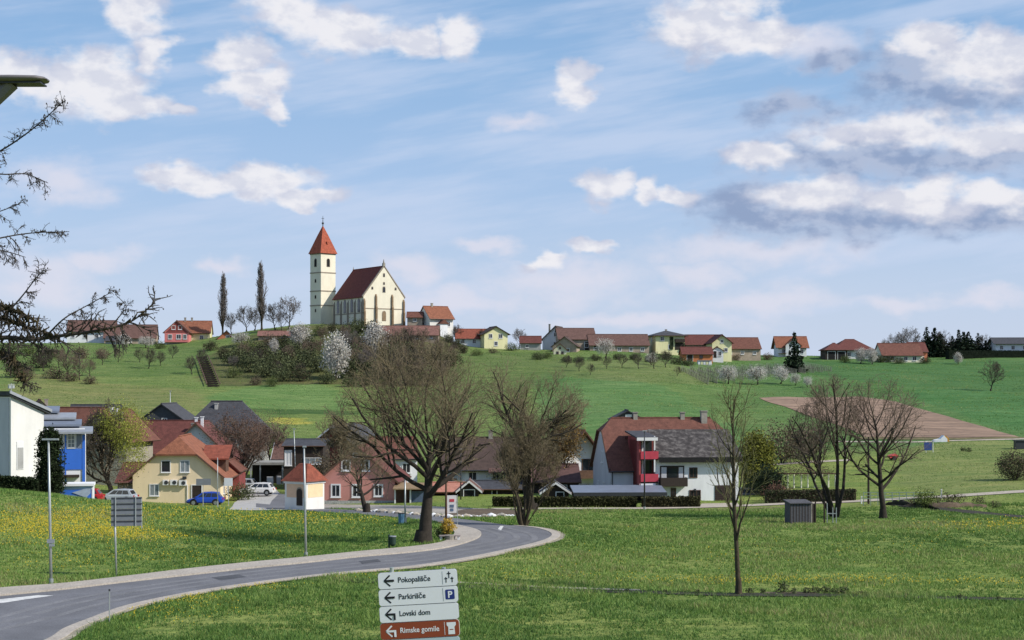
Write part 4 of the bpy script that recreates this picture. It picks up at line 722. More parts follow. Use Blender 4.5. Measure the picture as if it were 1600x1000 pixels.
house('small dark shed with pale bargeboards beside pink lean-to', 733, 783, 188, 2.2, 4, 1.5, 2.4, 'y', 0, darkwood, brown_r, cat='shed', name='shed', fascia=frame_w, doors=[('F', 0, 1.2, 1.3, black)])
house('low barn with wide brown roof left of the canopy', 862, 783, 194, 6.6, 7, 2.6, 4.3, 'x', 3, darkwood, M('plum_tiles', (.11, .06, .055), .85, .3, 1.6, .4, rows=2.6), cat='barn', name='barn', oh=.6, doors=[('F', 1, 1.6, 1.9, black)])
house('dark garden shed with white bargeboards behind long hedge', 868, 786, 181, 3.0, 3.4, 1.35, 2.35, 'y', 0, darkwood, slate, cat='shed', name='shed', fascia=frame_w, oh=.3, og=.35, doors=[('F', .5, .8, 1.2, black)])
wl = house('white house with brown balcony and dark roof behind grey gable', 909, 780, 206, 5.4, 10, 5.6, 8.9, 'y', 16, white, rust, og=1.3, oh=.9, fascia=brownwood, wins=[('F', -1.2, 1.0, 1, 1.2), ('F', .9, 3.5, 1.6, 1.6, fb)])
MB().box(-.6, 2.6, -1.1, -.02, 2.7, 3.7).build('balcony', brownwood, wl)
# the big white house
def big_house():
    px, py, Y = 1050, 787, 184; k = Y/F; rz = 7
    w, d, he, hr = 14.2, 12.0, 4.3, 9.75
    root = house('large white house with rust roof, grey wing and red stair tower', px, py, Y, w, d, he, hr, 'x', rz, white, rust, q=.24, oh=.55, og=.3, fascia=brownwood,
        wins=[('F', -5.0, .75, .75, 1.0, fb), ('L', 1.5, 1.0, .8, 1.2), ('L', -2.2, 1.0, .8, 1.2), ('L', .4, 4.6, .9, 1.2)], chim=[(-3.1, 6.0, 9.6, .5, .75, stone), (2.6, 6.0, 9.6, .5, .75, stone), (5.1, 5.6, 9.6, .7, .9, stone)])
    MB().add([(-w/2-.03, .3, -2), (-w/2-.03, d-.3, -2), (-w/2-.03, d-.3, he-.4), (-w/2-.03, d/2+1.5, hr-2.0), (-w/2-.03, d/2-1.5, hr-2.0), (-w/2-.03, .3, he-.4)], [(0, 5, 4, 3, 2, 1)]).build('gable_cladding', grey_pl, root)  # grey sheet over the white gable, its shade painted in
    # front wing with the mossy grey roof
    a, b, dp = -2.55, 7.12, 2.7; we = 5.75
    wing = MB().prism([(-dp, -2.5), (.02, -2.5), (.02, we+.95), (-dp, we-.3)], a, b, 0, 'x').build('wing_wall', white, root)
    r = MB(); r.prism([(-dp-.75, we-.45), (2.9, we+2.55), (2.9, we+2.72), (-dp-.75, we-.28)], a+.27, b+.3, 0, 'x'); wr = r.build('wing_roof', eternit, root)
    MB().box(a+.27, b+.3, -dp-.83, -dp-.75, we-.85, we-.26).build('eaves_board', black, wr)
    W = lambda u, z, ww, wh, **q: add_window(root, 'F', w, d, u, z, ww, wh, n=dp, **q)
    # loggia with balcony
    lg = MB().box(-2.0, .8, -dp-.05, -dp+.02, 2.5, 4.5).build('loggia', darkwood, root); MB().box(-1.85, -1.25, -dp-.08, -dp, 2.6, 4.35).build('loggia_wall', grey_pl, lg); MB().box(.15, .65, -dp-.08, -dp, 2.6, 4.35).build('loggia_wall', grey_pl, lg); MB().box(-1.1, 0, -dp-.09, -dp, 2.6, 4.2).build('balcony_door', glass, lg)
    bal = MB(); bal.box(-2.15, .98, -dp-1.0, -dp-.93, 2.3, 3.2); bal.box(-2.15, -2.08, -dp-1.0, -dp, 2.3, 3.2); bal.box(.91, .98, -dp-1.0, -dp, 2.3, 3.2); bal.box(-2.15, .98, -dp-1.0, -dp, 2.2, 2.3); bal.build('balcony', darkwood, root)
    W(1.85, 3.2, .78, 1.0, frame=frame_b, sill=False); W(2.05, .5, 1.15, 1.15, frame=frame_b, pane=black, bars=(2, 0), sill=False); W(-.45, .9, .42, 1.0, frame=frame_b, sill=False)
    g = MB(); g.box(4.35, 6.75, -dp-.04, -dp+.02, -.25, 2.25)
    for i in range(10): g.box(4.35, 6.75, -dp-.07, -dp-.04, -.2+i*.24, -.03+i*.24)
    g.build('garage_door', M('brown_garage_door', (.045, .028, .025), .7, .15, 3), root); MB().obox((2.05, -dp-.1, 1.75), .18, .16, .25).build('wall_lamp', metal_d, root)
    # red stair tower with balconies
    ta, tb_, td, th = -4.55, -2.62, 3.3, 7.9
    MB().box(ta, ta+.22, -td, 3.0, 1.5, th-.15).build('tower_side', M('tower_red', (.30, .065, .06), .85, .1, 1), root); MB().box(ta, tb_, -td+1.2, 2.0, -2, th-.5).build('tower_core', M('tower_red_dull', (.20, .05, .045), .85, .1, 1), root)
    MB().box(ta, tb_, -td, -td+1.19, -2, 2.55).build('tower_base', white, root)
    rf = MB(); rf.prism([(-td-.5, th-.30), (3.4, th+.25), (3.4, th+.42), (-td-.5, th-.13)], ta-.3, tb_+.1, 0, 'x'); rf.build('tower_roof', slate, root); MB().box(ta-.33, tb_+.12, -td-.58, -td-.5, th-.5, th-.15).build('tower_fascia', frame_w, root)
    pinkred = M('balcony_red', (.46, .05, .075), .7, .1, 2)
    for z in (2.75, 5.3): MB().box(ta+.2, tb_+.3, -td-.1, -td-.02, z, z+.88).build('tower_balcony', pinkred, root); MB().box(ta+.2, tb_+.3, -td-.02, -td+1.19, z-.15, z+.02).build('balcony_floor', darkwood, root)
    for z in (4.15, 6.6):
        o = MB().box(ta+.75, tb_-.2, -td+1.15, -td+1.19, z-.8, z+1.0).build('tower_glazing', glass, root); MB().box(ta+.55, ta+.75, -td+1.1, -td+1.19, z-.9, z+1.1).build('mullion', frame_w, o); MB().box(tb_-.2, tb_-.05, -td-.05, -td+.1, z-.3, z+1.3).build('tower_column', frame_w, o)
    MB().box(ta+.8, ta+1.7, -td-.05, -td+.01, 1.2, 2.2).build('window', frame_b, root)
    dn = MB(); dn.tube([(-w/2+.1, -.12, -2), (-w/2+.1, -.12, he-.6), (-w/2-.3, -.5, he-.2)], .06, 6); dn.build('downpipe', metal_d, root)
    for x in (-4.6, 1.0, 3.6): MB().obox((x, 3.5, 7.4), .45, .35, .4).build('roof_vent', dark_red, root)
big_house()
cn = thing('canopy', 'long carport canopy with blue grey sheet roof beside big white house', 'canopy', P(968, 786, 176), 3)
m = MB(); m.prism([(-.4, 1.05), (4.2, 1.6), (4.2, 1.72), (-.4, 1.17)], -5.1, 5.2, 0, 'x'); m.v = [(x*(1 if y > 2 else 1.0), y, z) for x, y, z in m.v]; m.build('roof', sheet, cn)
MB().box(-5.1, 5.2, -.5, -.4, .8, 1.2).build('eaves_board', metal_d, cn); MB().box(-4.9, 5.0, 3.4, 3.6, -2, 1.4).build('back_wall', black, cn); MB().box(-4.6, -3.2, .8, 2, -1, .6).build('stored_blue_box', M('navy_cover', (.03, .04, .14), .6, .2), cn)  # black back wall carries the shade under the canopy in its colour
for x in (-4.9, -1.6, 1.7, 4.9): MB().box(x-.08, x+.08, 0, .16, -2, 1.05).build('post', darkwood, cn)
house('house with black roof peeking above the rust ridge', 981, 735, 250, 4.6, 6, 8.2, 9.4, 'y', 0, slate, slate, wins=[('F', .1, 8.3, .8, .35, dict(pane=white))], found=6)
# ---------------------------------------------------------------- trees
bark = M('olive_bark', (.060, .048, .030), .95, .35, 2.2, .3, fine=9); bark_d = M('dark_bark', (.032, .026, .020), .95, .35, 2.5, .4, fine=9); bark_g = M('grey_bark', (.10, .092, .080), .95, .3, 2, .3)
twig = M('olive_twigs', (.185, .150, .090), .95, .3, .5); twig_b = M('brown_twigs', (.175, .130, .098), .95, .3, .5); twig_d = M('dark_twigs', (.085, .072, .056), .95, .3, .5); twig_g = M('grey_twigs', (.17, .15, .14), .95, .25, .5); twig_l = M('budding_twigs', (.15, .15, .065), .95, .25, .5)
def perp(d):
    a = Vector((0, 0, 1)) if abs(d.z) < .9 else Vector((1, 0, 0)); u = d.cross(a).normalized(); return u, d.cross(u)
def bare(seed, H, r0, fork, crown, counts=(9, 8, 7, 4), ang=(40, 42, 45, 48), ratio=(.5, .48, .5), trop=.10, wig=.13, rmin=.012, stems=None, leader=.6, lean=(0, 0), first=.5, l1=None):
    rnd = random.Random(seed); tk, cr = MB(), MB(); C = Vector(crown[:3]); RR = crown[3:]; top = len(counts)
    def env(p): return ((p.x-C.x)/RR[0])**2+((p.y-C.y)/RR[1])**2+((p.z-C.z)/RR[2])**2
    def grow(p, d, L, r, lev, lim):
        n = (8, 7, 5, 4, 3, 3)[lev]; wg = wig*.3 if (lev == 0 and leader > .9) else wig; pts = [p]; rad = [r]; dirs = [d]
        for i in range(n):
            tr = trop*(1.2 if lev < 2 else .55)
            d = (d+Vector((rnd.gauss(0, wg), rnd.gauss(0, wg), rnd.gauss(0, wg)+tr))).normalized(); q = p+d*(L/n)
            if lev >= 1 and i >= 1 and env(q) > lim and env(q) > env(p): break
            p = q; pts.append(p); rad.append(max(rmin, r*(1-.78*(i+1)/n))); dirs.append(d)
        if len(pts) < 2: return
        (tk if lev == 0 else cr).tube([tuple(v) for v in pts], rad, (9, 6, 5, 3, 3, 3)[lev], 0 if lev in (0, 1) or (lev == 2 and r > .05) else 1, cap=False)
        if lev >= top: return
        k = len(pts)-1; frac = k/n; m = counts[lev] if lev == 0 else max(2, int(round(counts[lev]*frac))); a0 = rnd.random()*6.28
        for j in range(m):
            t0 = (fork if lev == 0 else (.22 if lev == 1 else .15)); t = t0+(1-t0)*(j+rnd.random()*.9)/m; f = min(t*k, k-.001); i = int(f)
            pos = pts[i].lerp(pts[i+1], f-i); dd = dirs[min(i+1, k)]; u, w = perp(dd); a = a0+j*2.4+rnd.gauss(0, .35); th = R(ang[lev]+rnd.gauss(0, 9))*(1-.25*t)
            nd = (dd*math.cos(th)+(u*math.cos(a)+w*math.sin(a))*math.sin(th)).normalized()
            rr = rad[i]+(rad[i+1]-rad[i])*(f-i); cl = (l1 if (lev == 0 and l1) else L*ratio[min(lev, len(ratio)-1)])*(1.15-.5*t)*(.75+.5*rnd.random())
            grow(pos, nd, cl, max(rmin, rr*(.62 if lev < 2 else .55)), lev+1, rnd.uniform(.72, 1.12))
    if stems:
        for dx, dy, L, r in stems: grow(Vector((dx*.35, dy*.35, -.3)), Vector((dx, dy, 1)).normalized(), L, r, 0, 1)
    else:
        grow(Vector((0, 0, -.3)), Vector((lean[0], lean[1], 1)).normalized(), H*leader, r0, 0, 1)
        tk.tube([(0, 0, -.5), (0, 0, .15), (lean[0]*.8, lean[1]*.8, .9)], [r0*1.55, r0*1.3, r0*1.02], 9, cap=False)
    return tk, cr
def leafcloud(n, blobs, size, seed, clump=14, spread=.16, droop=0, shell=.45):
    r = np.random.default_rng(seed); B = np.array(blobs, float); wt = B[:, 3]*B[:, 4]*B[:, 5]; k = max(1, n//clump); bi = r.choice(len(B), k, p=wt/wt.sum())
    d = r.normal(size=(k, 3)); d /= np.linalg.norm(d, axis=1)[:, None]; rad = (shell+(1-shell)*r.random(k))*(.85+.3*r.random(k)); c = B[bi, :3]+d*rad[:, None]*B[bi, 3:6]
    sg = spread*B[bi, 3:6].mean(1); c = np.repeat(c, clump, 0)+r.normal(size=(k*clump, 3))*np.repeat(sg, clump)[:, None]; m = len(c); tone = np.repeat(r.random(k), clump)+r.normal(0, .25, m)
    a = r.normal(size=(m, 3)); a[:, 2] *= (1-droop); a /= np.linalg.norm(a, axis=1)[:, None]; b = np.cross(a, r.normal(size=(m, 3))); b /= np.linalg.norm(b, axis=1)[:, None]; s = (size*(.6+.8*r.random(m)))[:, None]
    v = np.stack([c-a*s*.5, c+b*s*.32, c+a*s*.5, c-b*s*.32], 1).reshape(-1, 3); return v, np.arange(4*m).reshape(-1, 4), tone
def cloud_obj(name, parent, mats, *a, **k):
    v, f, tone = leafcloud(*a, **k); o = bpy.data.objects.new(name, mesh_np(name, v, f, 4, mats, np.digitize(tone, np.linspace(0, 1, len(mats)+1)[1:-1]))); COL.objects.link(o); o.parent = parent; return o
def tones(name, col, k=3, spread=.45, trans=.15): return [M('%s_%s' % (name, 'abcd'[i]), tuple(c*(1-spread+2*spread*i/(k-1)) for c in col), .9, .25, 1.5, trans=trans, spec=.15) for i in range(k)]
L_blossom = tones('blossom', (.60, .57, .52), 3, .18, .3); L_dark = tones('dark_scrub', (.088, .104, .050), 3, .5); L_brown = tones('brown_scrub', (.145, .115, .078), 3, .4); L_green = tones('fresh_leaf', (.115, .150, .040), 3, .4)
L_willow = tones('willow_catkin', (.29, .31, .06), 3, .4, .3); L_conif = tones('conifer', (.020, .032, .018), 3, .5); L_yew = tones('cypress_green', (.022, .034, .014), 3, .6); L_gold = tones('golden_conifer', (.15, .155, .030), 3, .5); L_buds = tones('reddish_buds', (.13, .075, .055), 3, .3); L_forsy = tones('forsythia', (.50, .34, .06), 3, .3, .2); L_ochre = tones('ochre_leaf', (.20, .125, .035), 3, .4)
def tree(name, label, cat, loc, mbs, mats, group=None, rz=0, s=1):
    root = thing(name, label, cat, loc, rz, group); mbs[0].build('trunk', mats[0], root, True)
    if len(mbs) > 1 and mbs[1].v: mbs[1].build('crown', [mats[0], mats[1]], root, True)
    root.scale = (s, s, s); return root
# ---- the large bare trees by the road
big = tree('bare_tree', 'biggest bare tree with thick dark trunk beside the road bend', 'tree', G(661, 849), bare(21, 14.3, .54, .46, (-.8, 0, 8.9, 6.2, 5.6, 6.2), (16, 11, 9, 4), (62, 46, 48, 52), (.5, .52, .52), .085, .12, .009, leader=.52, lean=(.06, 0), l1=10.2), (bark_d, twig))
tree('bare_tree', 'bare tree with rounded crown standing behind the vase shaped tree', 'tree', on(830, 163)-Vector((0, 0, .2)), bare(19, 16.5, .5, .50, (-.3, 0, 10.9, 5.6, 5.6, 5.3), (17, 10, 8, 4), (66, 48, 48, 52), (.5, .52, .52), .075, .16, .011, leader=.60, l1=8.6), (bark_d, twig))
tree('bare_tree', 'vase shaped many stemmed bare tree at the outer road bend', 'tree', G(818, 822), bare(31, 9, .2, .34, (0, 0, 5.6, 3.3, 3.0, 3.8), (9, 8, 6, 4), (34, 40, 44, 48), (.40, .5, .52), .10, .10, .0085, stems=[(-.30, .1, 7.4, .13), (-.16, -.2, 8.2, .14), (-.04, .2, 8.6, .15), (.09, -.1, 8.6, .14), (.20, .15, 8.0, .13), (.32, -.1, 7.2, .12), (-.42, -.1, 6, .10), (.42, .1, 6, .10)]), (bark, twig))
tree('bare_tree', 'small bare tree growing in front of the rose house', 'tree', G(573, 801), bare(17, 8, .30, .45, (.2, 0, 4.9, 3.7, 3.2, 3.1), (11, 8, 7, 4), (62, 46, 48, 52), (.5, .52, .52), .09, .14, .010, leader=.55, l1=4.8), (bark_d, twig))
tree('bare_tree', 'bare tree of several spreading dark stems behind the grey shed', 'tree', G(1306, 809), bare(44, 13, .2, .34, (-.3, 0, 7.7, 4.3, 4.0, 5.6), (10, 8, 6, 3), (44, 44, 46, 50), (.46, .5, .52), .07, .12, .010, stems=[(-.46, .1, 10.4, .16), (-.16, -.15, 12.6, .20), (.05, .1, 13.2, .21), (.26, -.1, 12.4, .18), (-.3, .25, 11.0, .15)]), (bark_d, twig_b))
tree('bare_tree', 'single stemmed bare tree with low side branches by the creek', 'tree', G(1380, 810), bare(52, 13, .30, .26, (.3, 0, 7.9, 4.7, 4.0, 5.5), (18, 8, 6, 3), (58, 44, 46, 50), (.5, .5, .52), .07, .13, .010, leader=.74, lean=(-.03, 0), l1=7.2), (bark_d, twig_b))
tree('bare_tree', 'tall slender young tree standing alone in the meadow', 'tree', G(1154, 929), bare(61, 11.6, .155, .26, (.1, 0, 7.2, 2.3, 2.0, 4.9), (20, 5, 4, 2), (34, 34, 40, 42), (.26, .5, .55), .11, .09, .0075, leader=.95, l1=3.5), (bark, twig_l))
# ---- trees among the village houses
bpy.data.objects['bare_tree.001'].scale = (1.2, 1.1, 1.07)
rt = tree('budding_tree', 'round brown budding tree beside the white car', 'tree', on(380, 206), bare(71, 11.2, .38, .34, (-.3, 0, 7.3, 5.3, 4.8, 4.3), (12, 9, 8, 5), (50, 45, 46, 50), (.5, .48, .5), .10, .14, .022, leader=.5, l1=6.5), (bark_d, twig_b))
cloud_obj('buds', rt, L_buds, 5200, [(-.3, 0, 7.4, 4.8, 4.3, 3.8)], .14, 4, 6, .12)
rt2 = tree('budding_tree', 'smaller brown budding tree behind the dark carport', 'tree', on(425, 236), bare(73, 9, .25, .34, (0, 0, 6, 4.0, 3.8, 3.4), (10, 8, 7, 4), (50, 45, 46, 50), (.5, .48, .5), .10, .14, .025, leader=.5, l1=5), (bark_d, twig_b))
cloud_obj('buds', rt2, L_brown, 2000, [(0, 0, 6.2, 3.8, 3.5, 3.2)], .16, 5, 6, .2)
wt = tree('willow_tree', 'large willow with yellow green catkins beside the yellow house', 'tree', on(176, 181)+Vector((0, 0, .2)), bare(81, 11.5, .34, .3, (.2, 0, 6.7, 4.3, 3.9, 5.2), (13, 9, 8, 5), (46, 42, 44, 48), (.5, .48, .5), .12, .13, .02, leader=.55, l1=6), (bark_d, twig_d))
cloud_obj('catkins', wt, L_willow, 9500, [(1.2, -.6, 8.6, 3.0, 2.7, 2.6), (2.2, -.9, 6.6, 2.2, 2.3, 2.3), (2.6, -.9, 4.6, 1.6, 1.8, 1.6)], .14, 7, 6, .14); cloud_obj('lower_twigs', wt, L_brown, 2600, [(-1.6, -.4, 5.2, 2.4, 2.6, 3.4), (.6, -.8, 3.6, 2.8, 2.6, 2.4)], .15, 8, 6, .2)
bt = tree('bare_tree', 'bare tree between big white house and ochre shrub', 'tree', on(880, 198), bare(93, 9.5, .25, .34, (0, 0, 6.3, 3.2, 3.0, 3.8), (10, 8, 6, 4), (45, 42, 45, 48), (.5, .48, .5), .11, .13, .02, leader=.55, l1=5), (bark, twig)); cloud_obj('ochre_leaves', bt, L_ochre, 3600, [(.4, 0, 6.6, 2.4, 2.4, 2.7), (0, 0, 4.6, 2.0, 2, 1.6)], .2, 9, 8, .2)
rb_ = tree('bare_tree', 'bare tree between the dark red barn and rose house', 'tree', on(535, 200), bare(95, 11, .25, .34, (0, 0, 7, 4.2, 3.8, 4.2), (11, 8, 7, 4), (46, 42, 45, 48), (.5, .48, .5), .11, .13, .02, leader=.55, l1=5.6), (bark, twig))
# ---- evergreens in the village
def conifer_mesh(h, r, seed, size, n, taper=1.0):
    q = np.random.default_rng(seed); v = []; lv = int(h/.55); c = []
    for i in range(lv):
        z = h*(.10+.88*i/lv); rr = r*(1-(i/lv)**taper)*(.8+.35*q.random())+.08; k = max(4, int(11*(rr/r)))
        for j in range(k):
            a = j*6.283/k+q.random()*.9; l = rr*(.85+.35*q.random()); m = max(3, int(n*l/r))
            t = q.random(m)**.7; c.append(np.stack([np.cos(a)*l*t+q.normal(0, .06*l, m), np.sin(a)*l*t+q.normal(0, .06*l, m), z-.28*l*t+q.normal(0, .09, m)], 1))
    c = np.concatenate(c); m = len(c); a = q.normal(size=(m, 3)); a /= np.linalg.norm(a, axis=1)[:, None]; b = np.cross(a, q.normal(size=(m, 3))); b /= np.linalg.norm(b, axis=1)[:, None]; s = (size*(.6+.8*q.random(m)))[:, None]
    return np.stack([c-a*s, c+b*s*.5, c+a*s, c-b*s*.5], 1).reshape(-1, 3), np.arange(4*m).reshape(-1, 4), q.integers(0, 3, m)
def conifer(label, loc, h, r, seed, group=None, mats=None, size=.28, n=9, taper=1.0, trunk=.12, name='conifer'):
    root = thing(name, label, 'tree', loc, 0, group); MB().tube([(0, 0, -.5), (0, 0, h*.5), (0, 0, h)], [trunk*1.2, trunk*.7, .02], 6).build('trunk', bark_d, root)
    v, f, mi = conifer_mesh(h, r, seed, size, n, taper); o = bpy.data.objects.new('crown', mesh_np('crown', v, f, 4, mats or L_conif, mi)); COL.objects.link(o); o.parent = root; return root
cy = thing('cypress', 'tall dark green clipped cypress in front of white building', 'tree', P(77, 776, 150)); MB().cyl(0, 0, -1, 2, .15, 6).build('trunk', bark_d, cy)
cloud_obj('crown', cy, L_yew, 9000, [(0, 0, 3.2, 1.15, 1.1, 3.0), (.15, 0, 4.9, .95, .9, 1.6), (-.2, 0, 5.2, .7, .7, 1.2), (.1, 0, 1.4, 1.3, 1.2, 1.5)], .22, 5, 10, .12, shell=.7)
MB().tube([(0, 0, .2), (0, 0, 5.8)], [1.0, .6], 10).build('dense_core', L_yew[0], cy)
def hedge(label, p0, p1, h, th, mats, n, seed, cat='hedge', inset=.08):
    d = (p1-p0); L = d.length; rz = math.degrees(math.atan2(d.y, d.x)); root = thing('hedge', label, cat, p0, rz); slope = d.z/max(.1, math.hypot(d.x, d.y)); L = math.hypot(d.x, d.y)
    m = MB(); m.add([(0,-th/2,-.6),(L,-th/2,-.6+d.z),(L,th/2,-.6+d.z),(0,th/2,-.6),(0,-th/2+inset,h-inset),(L,-th/2+inset,h-inset+d.z),(L,th/2-inset,h-inset+d.z),(0,th/2-inset,h-inset)], [(0,3,2,1),(4,5,6,7),(0,1,5,4),(1,2,6,5),(2,3,7,6),(3,0,4,7)]); m.build('core', mats[0], root)
    r = np.random.default_rng(seed); u = r.random(n)*L; side = r.random(n); y = np.where(side < .55, -th/2, np.where(side < .7, th/2, (r.random(n)-.5)*th)); z = np.where(side < .7, r.random(n)*h, h)+slope*u; c = np.stack([u, y, z], 1)+r.normal(0, .06, (n, 3))
    a = r.normal(size=(n, 3)); a /= np.linalg.norm(a, axis=1)[:, None]; b = np.cross(a, r.normal(size=(n, 3))); b /= np.linalg.norm(b, axis=1)[:, None]; s = (.10*(.6+.9*r.random(n)))[:, None]
    o = bpy.data.objects.new('foliage', mesh_np('foliage', np.stack([c-a*s, c+b*s*.7, c+a*s, c-b*s*.7], 1).reshape(-1, 3), np.arange(4*n).reshape(-1, 4), 4, mats, r.integers(0, 3, n))); COL.objects.link(o); o.parent = root; return root
L_hedge = tones('box_hedge', (.050, .052, .022), 3, .4); L_hedge2 = tones('beech_hedge', (.062, .060, .028), 3, .35)
hedge('dark clipped hedge in front of the white modern building', P(-30, 772, 149), P(62, 777, 149), 1.7, 1.2, L_yew, 3000, 1)
hedge('long dark clipped hedge before canopy and bare trees', P(770, 796, 171), P(994, 796, 171), 1.25, 1.0, L_hedge, 6000, 2)
hedge('shorter clipped hedge before the big white house', P(1003, 796, 170), P(1093, 794.5, 170), 1.2, 1.0, L_hedge2, 3000, 3)
hedge('dark brown hedge below the white pergola posts', P(1196, 789, 178), P(1336, 787, 178), 1.5, 1.2, L_brown[:1]+L_dark[:2], 5000, 4)
hedge('low dark hedge along the right hilltop under conifers', P(1480, 560, 486), P(1640, 560, 492), 2.4, 2.5, L_conif, 2500, 5)
def shrub(label, loc, blobs, n, size, mats, seed, group=None, name='shrub', stems=True, s=1, clump=7, spread=.18):
    root = thing(name, label, 'shrub', loc, 0, group)
    if stems:
        m = MB(); q = random.Random(seed)
        for i in range(5):
            a = q.random()*6.28; B = blobs[0]; m.tube([(0, 0, -.3), (math.cos(a)*B[3]*.3, math.sin(a)*B[3]*.3, B[2]*.6), (math.cos(a)*B[3]*.6, math.sin(a)*B[3]*.6, B[2]+B[5]*.5)], [.07, .05, .02], 4)
        m.build('stems', bark_d, root)
    cloud_obj('foliage', root, mats, n, blobs, size, seed, clump, spread); root.scale = (s, s, s); return root
gs = shrub('big yellow green conifer bush right of white house', on(1183, 192), [(0, 0, 3.6, 2.3, 2.2, 3.3), (-.3, 0, 5.4, 1.5, 1.5, 2.0)], 9000, .26, L_gold, 12, spread=.14); MB().tube([(0, 0, 0), (0, 0, 3), (-.3, 0, 6)], [1.5, 1.6, .4], 9).build('dense_core', L_conif[2], gs)
shrub('dark evergreen bush low beside the yellow green conifer', on(1204, 188), [(0, 0, 1.5, 1.9, 1.6, 1.7)], 3000, .22, L_conif, 13)
shrub('brown leafless scrub above the pergola', on(1222, 232), [(0, 0, 3, 4.2, 3, 2.9), (2.5, 0, 2.2, 3.2, 2, 2.0)], 4200, .26, L_brown, 14, spread=.2)
shrub('brown leafless scrub left of the farm lane', on(1262, 240), [(0, 0, 2.4, 3.6, 3, 2.4)], 2600, .26, L_brown, 15, spread=.2)
shrub('reddish shrub at the foot of the pergola', on(1216, 181), [(0, 0, 1.0, 1.8, 1.2, 1.0)], 1600, .16, L_buds, 16)
shrub('round dark leafless bush at right edge of upper meadow', G(1586, 750), [(0, 0, 1.7, 2.3, 2.0, 1.75)], 5200, .17, L_brown[:2]+L_dark[1:2], 17, spread=.16)
shrub('dark green clump by the carport beside yellow house', on(375, 192), [(0, 0, .9, 1.9, 1.2, 1.0)], 1800, .16, L_dark, 18)
shrub('pale green bush on the creek bank', P(1446, 790, 160), [(0, 0, .7, 1.1, 1, .9)], 1500, .13, L_green, 19)
shrub('dark leafless tangle behind the open lean-to shed', on(800, 196), [(0, 0, 1.6, 3.0, 1.5, 1.5)], 2500, .2, L_dark, 20)
shrub('brown tangle behind chapel and rose house', on(520, 205), [(0, 0, 2.6, 3.4, 2, 2.4)], 2600, .22, L_brown, 23)
# ---- hill: masters are placed once, the rest are copies
def place(master, used, px, py, hpx, label, group, Y=None, wid=1.0):
    p = G(px, py, 200) if Y is None else on(px, Y)
    if p.y > 505:                                      # the sight line clears the crest: stand on the crest itself
        t = np.arange(440, 500, 1.); k = int(np.argmin(EYE+(HY-py)*t/F-gz((px-800)*t/F, t))); p = on(px, float(t[k]))
    o = master if master.name not in used else copy_tree(master); used.add(o.name); used.add(master.name); o.location = p-Vector((0, 0, .15)); s = hpx*p.y/F/master['unit']; o.scale = (s*wid, s*wid, s); o.rotation_euler = (0, 0, (px*7.3+py*3.1) % 6.28)
    o['label'] = label; o['group'] = group; return o
used = set()
def bare_small(seed, tm, cm, wide=1.0, up=.1): t = tree('bare_tree', 'x', 'tree', (0, 0, 0), bare(seed, 10, .22, .28, (0, 0, 5.8, 3.9*wide, 3.6*wide, 4.5), (11, 7, 5, 3), (52, 44, 46, 48), (.5, .5, .52), up, .15, .026, leader=.58, l1=5.8), (tm, cm), 'g'); t['unit'] = 10.; return t
BM = [bare_small(101, bark_d, twig_g), bare_small(102, bark_d, twig_d, 1.15), bare_small(103, bark_d, twig_b, 1.0, .05)]
for i, (px, py, h, k) in enumerate([(385,517,44,1),(398,517,40,1),(430,516,46,1),(452,514,56,0),(440,517,34,0),(362,522,36,1),(716,517,32,1),(744,517,24,1),(757,516,32,1),(712,518,26,0),(811,538,36,0),(1384,548,32,0),(1400,549,42,0),(1420,549,52,0),(1434,549,34,0),(1560,553,24,0),(1475,549,44,1),(1540,552,36,1)]):
    place(BM[k], used, px, py, h, 'bare tree standing against the sky on the hilltop', 'bare trees along the skyline', wid=1.0)
for i, (px, py, h, k) in enumerate([(105,592,50,2),(124,594,44,2),(92,575,36,2),(140,588,30,2),(68,580,40,1),(232,576,36,1),(250,572,26,1),(218,566,24,1),(300,585,32,1),(318,575,34,1),(905,580,24,1),(922,586,20,1),(948,576,22,1),(972,574,24,1),(998,576,28,1),(1022,576,30,1),(1040,574,30,1),(1058,588,18,1),(885,574,22,1),(160,570,28,2),(185,566,24,2),(270,560,24,1),(45,600,30,2)]):
    place(BM[k], used, px, py, h, 'small dark bare tree on the grassy hillside', 'bare trees on the hillside')
place(BM[1], used, 1548, 611, 52, 'lone bare tree in the green field on the right slope', 'lone field trees')
for px, py, h in [(600,562,50),(620,556,48),(640,552,46),(660,548,40),(560,566,44),(545,560,50),(575,590,50),(610,595,52),(640,590,50),(670,580,44),(690,570,40),(700,556,34),(500,560,34),(480,566,36),(540,540,36),(505,538,30),(630,536,26),(660,530,24),(590,540,34),(380,566,34),(400,576,36),(450,570,34),(430,590,30),(520,575,38),(552,585,44),(570,580,46),(598,575,44),(625,580,46),(655,570,44),(680,560,38),(708,570,34),(660,600,44),(690,598,38),(590,600,40),(620,600,44),(365,580,28),(470,590,26)]:
    place(BM[(px//10) % 3 if px % 3 else 2], used, px, py, h, 'bare tree in the thicket on the slope below the church', 'thicket trees below the church')
def blossom(seed, blobs, n): t = tree('blossom_tree', 'x', 'tree', (0, 0, 0), bare(seed, 8, .22, .25, (0, 0, 4.6, 3, 3, 3.6), (8, 6, 4), (44, 42, 45), (.5, .48), .1, .14, .03, leader=.58, l1=4), (bark_d, twig_d), 'g'); cloud_obj('blossom', t, L_blossom, n, blobs, .30, seed, 9, .15); t['unit'] = 8.; return t
BL = [blossom(201, [(0, 0, 4.6, 2.6, 2.5, 3.2), (.8, 0, 3.2, 2.2, 2, 2.0), (-.9, .3, 3.4, 2, 2, 2.2)], 4200), blossom(202, [(0, 0, 4.6, 3.3, 3.0, 2.8), (-1.2, 0, 3.4, 2.4, 2, 1.8)], 2300)]
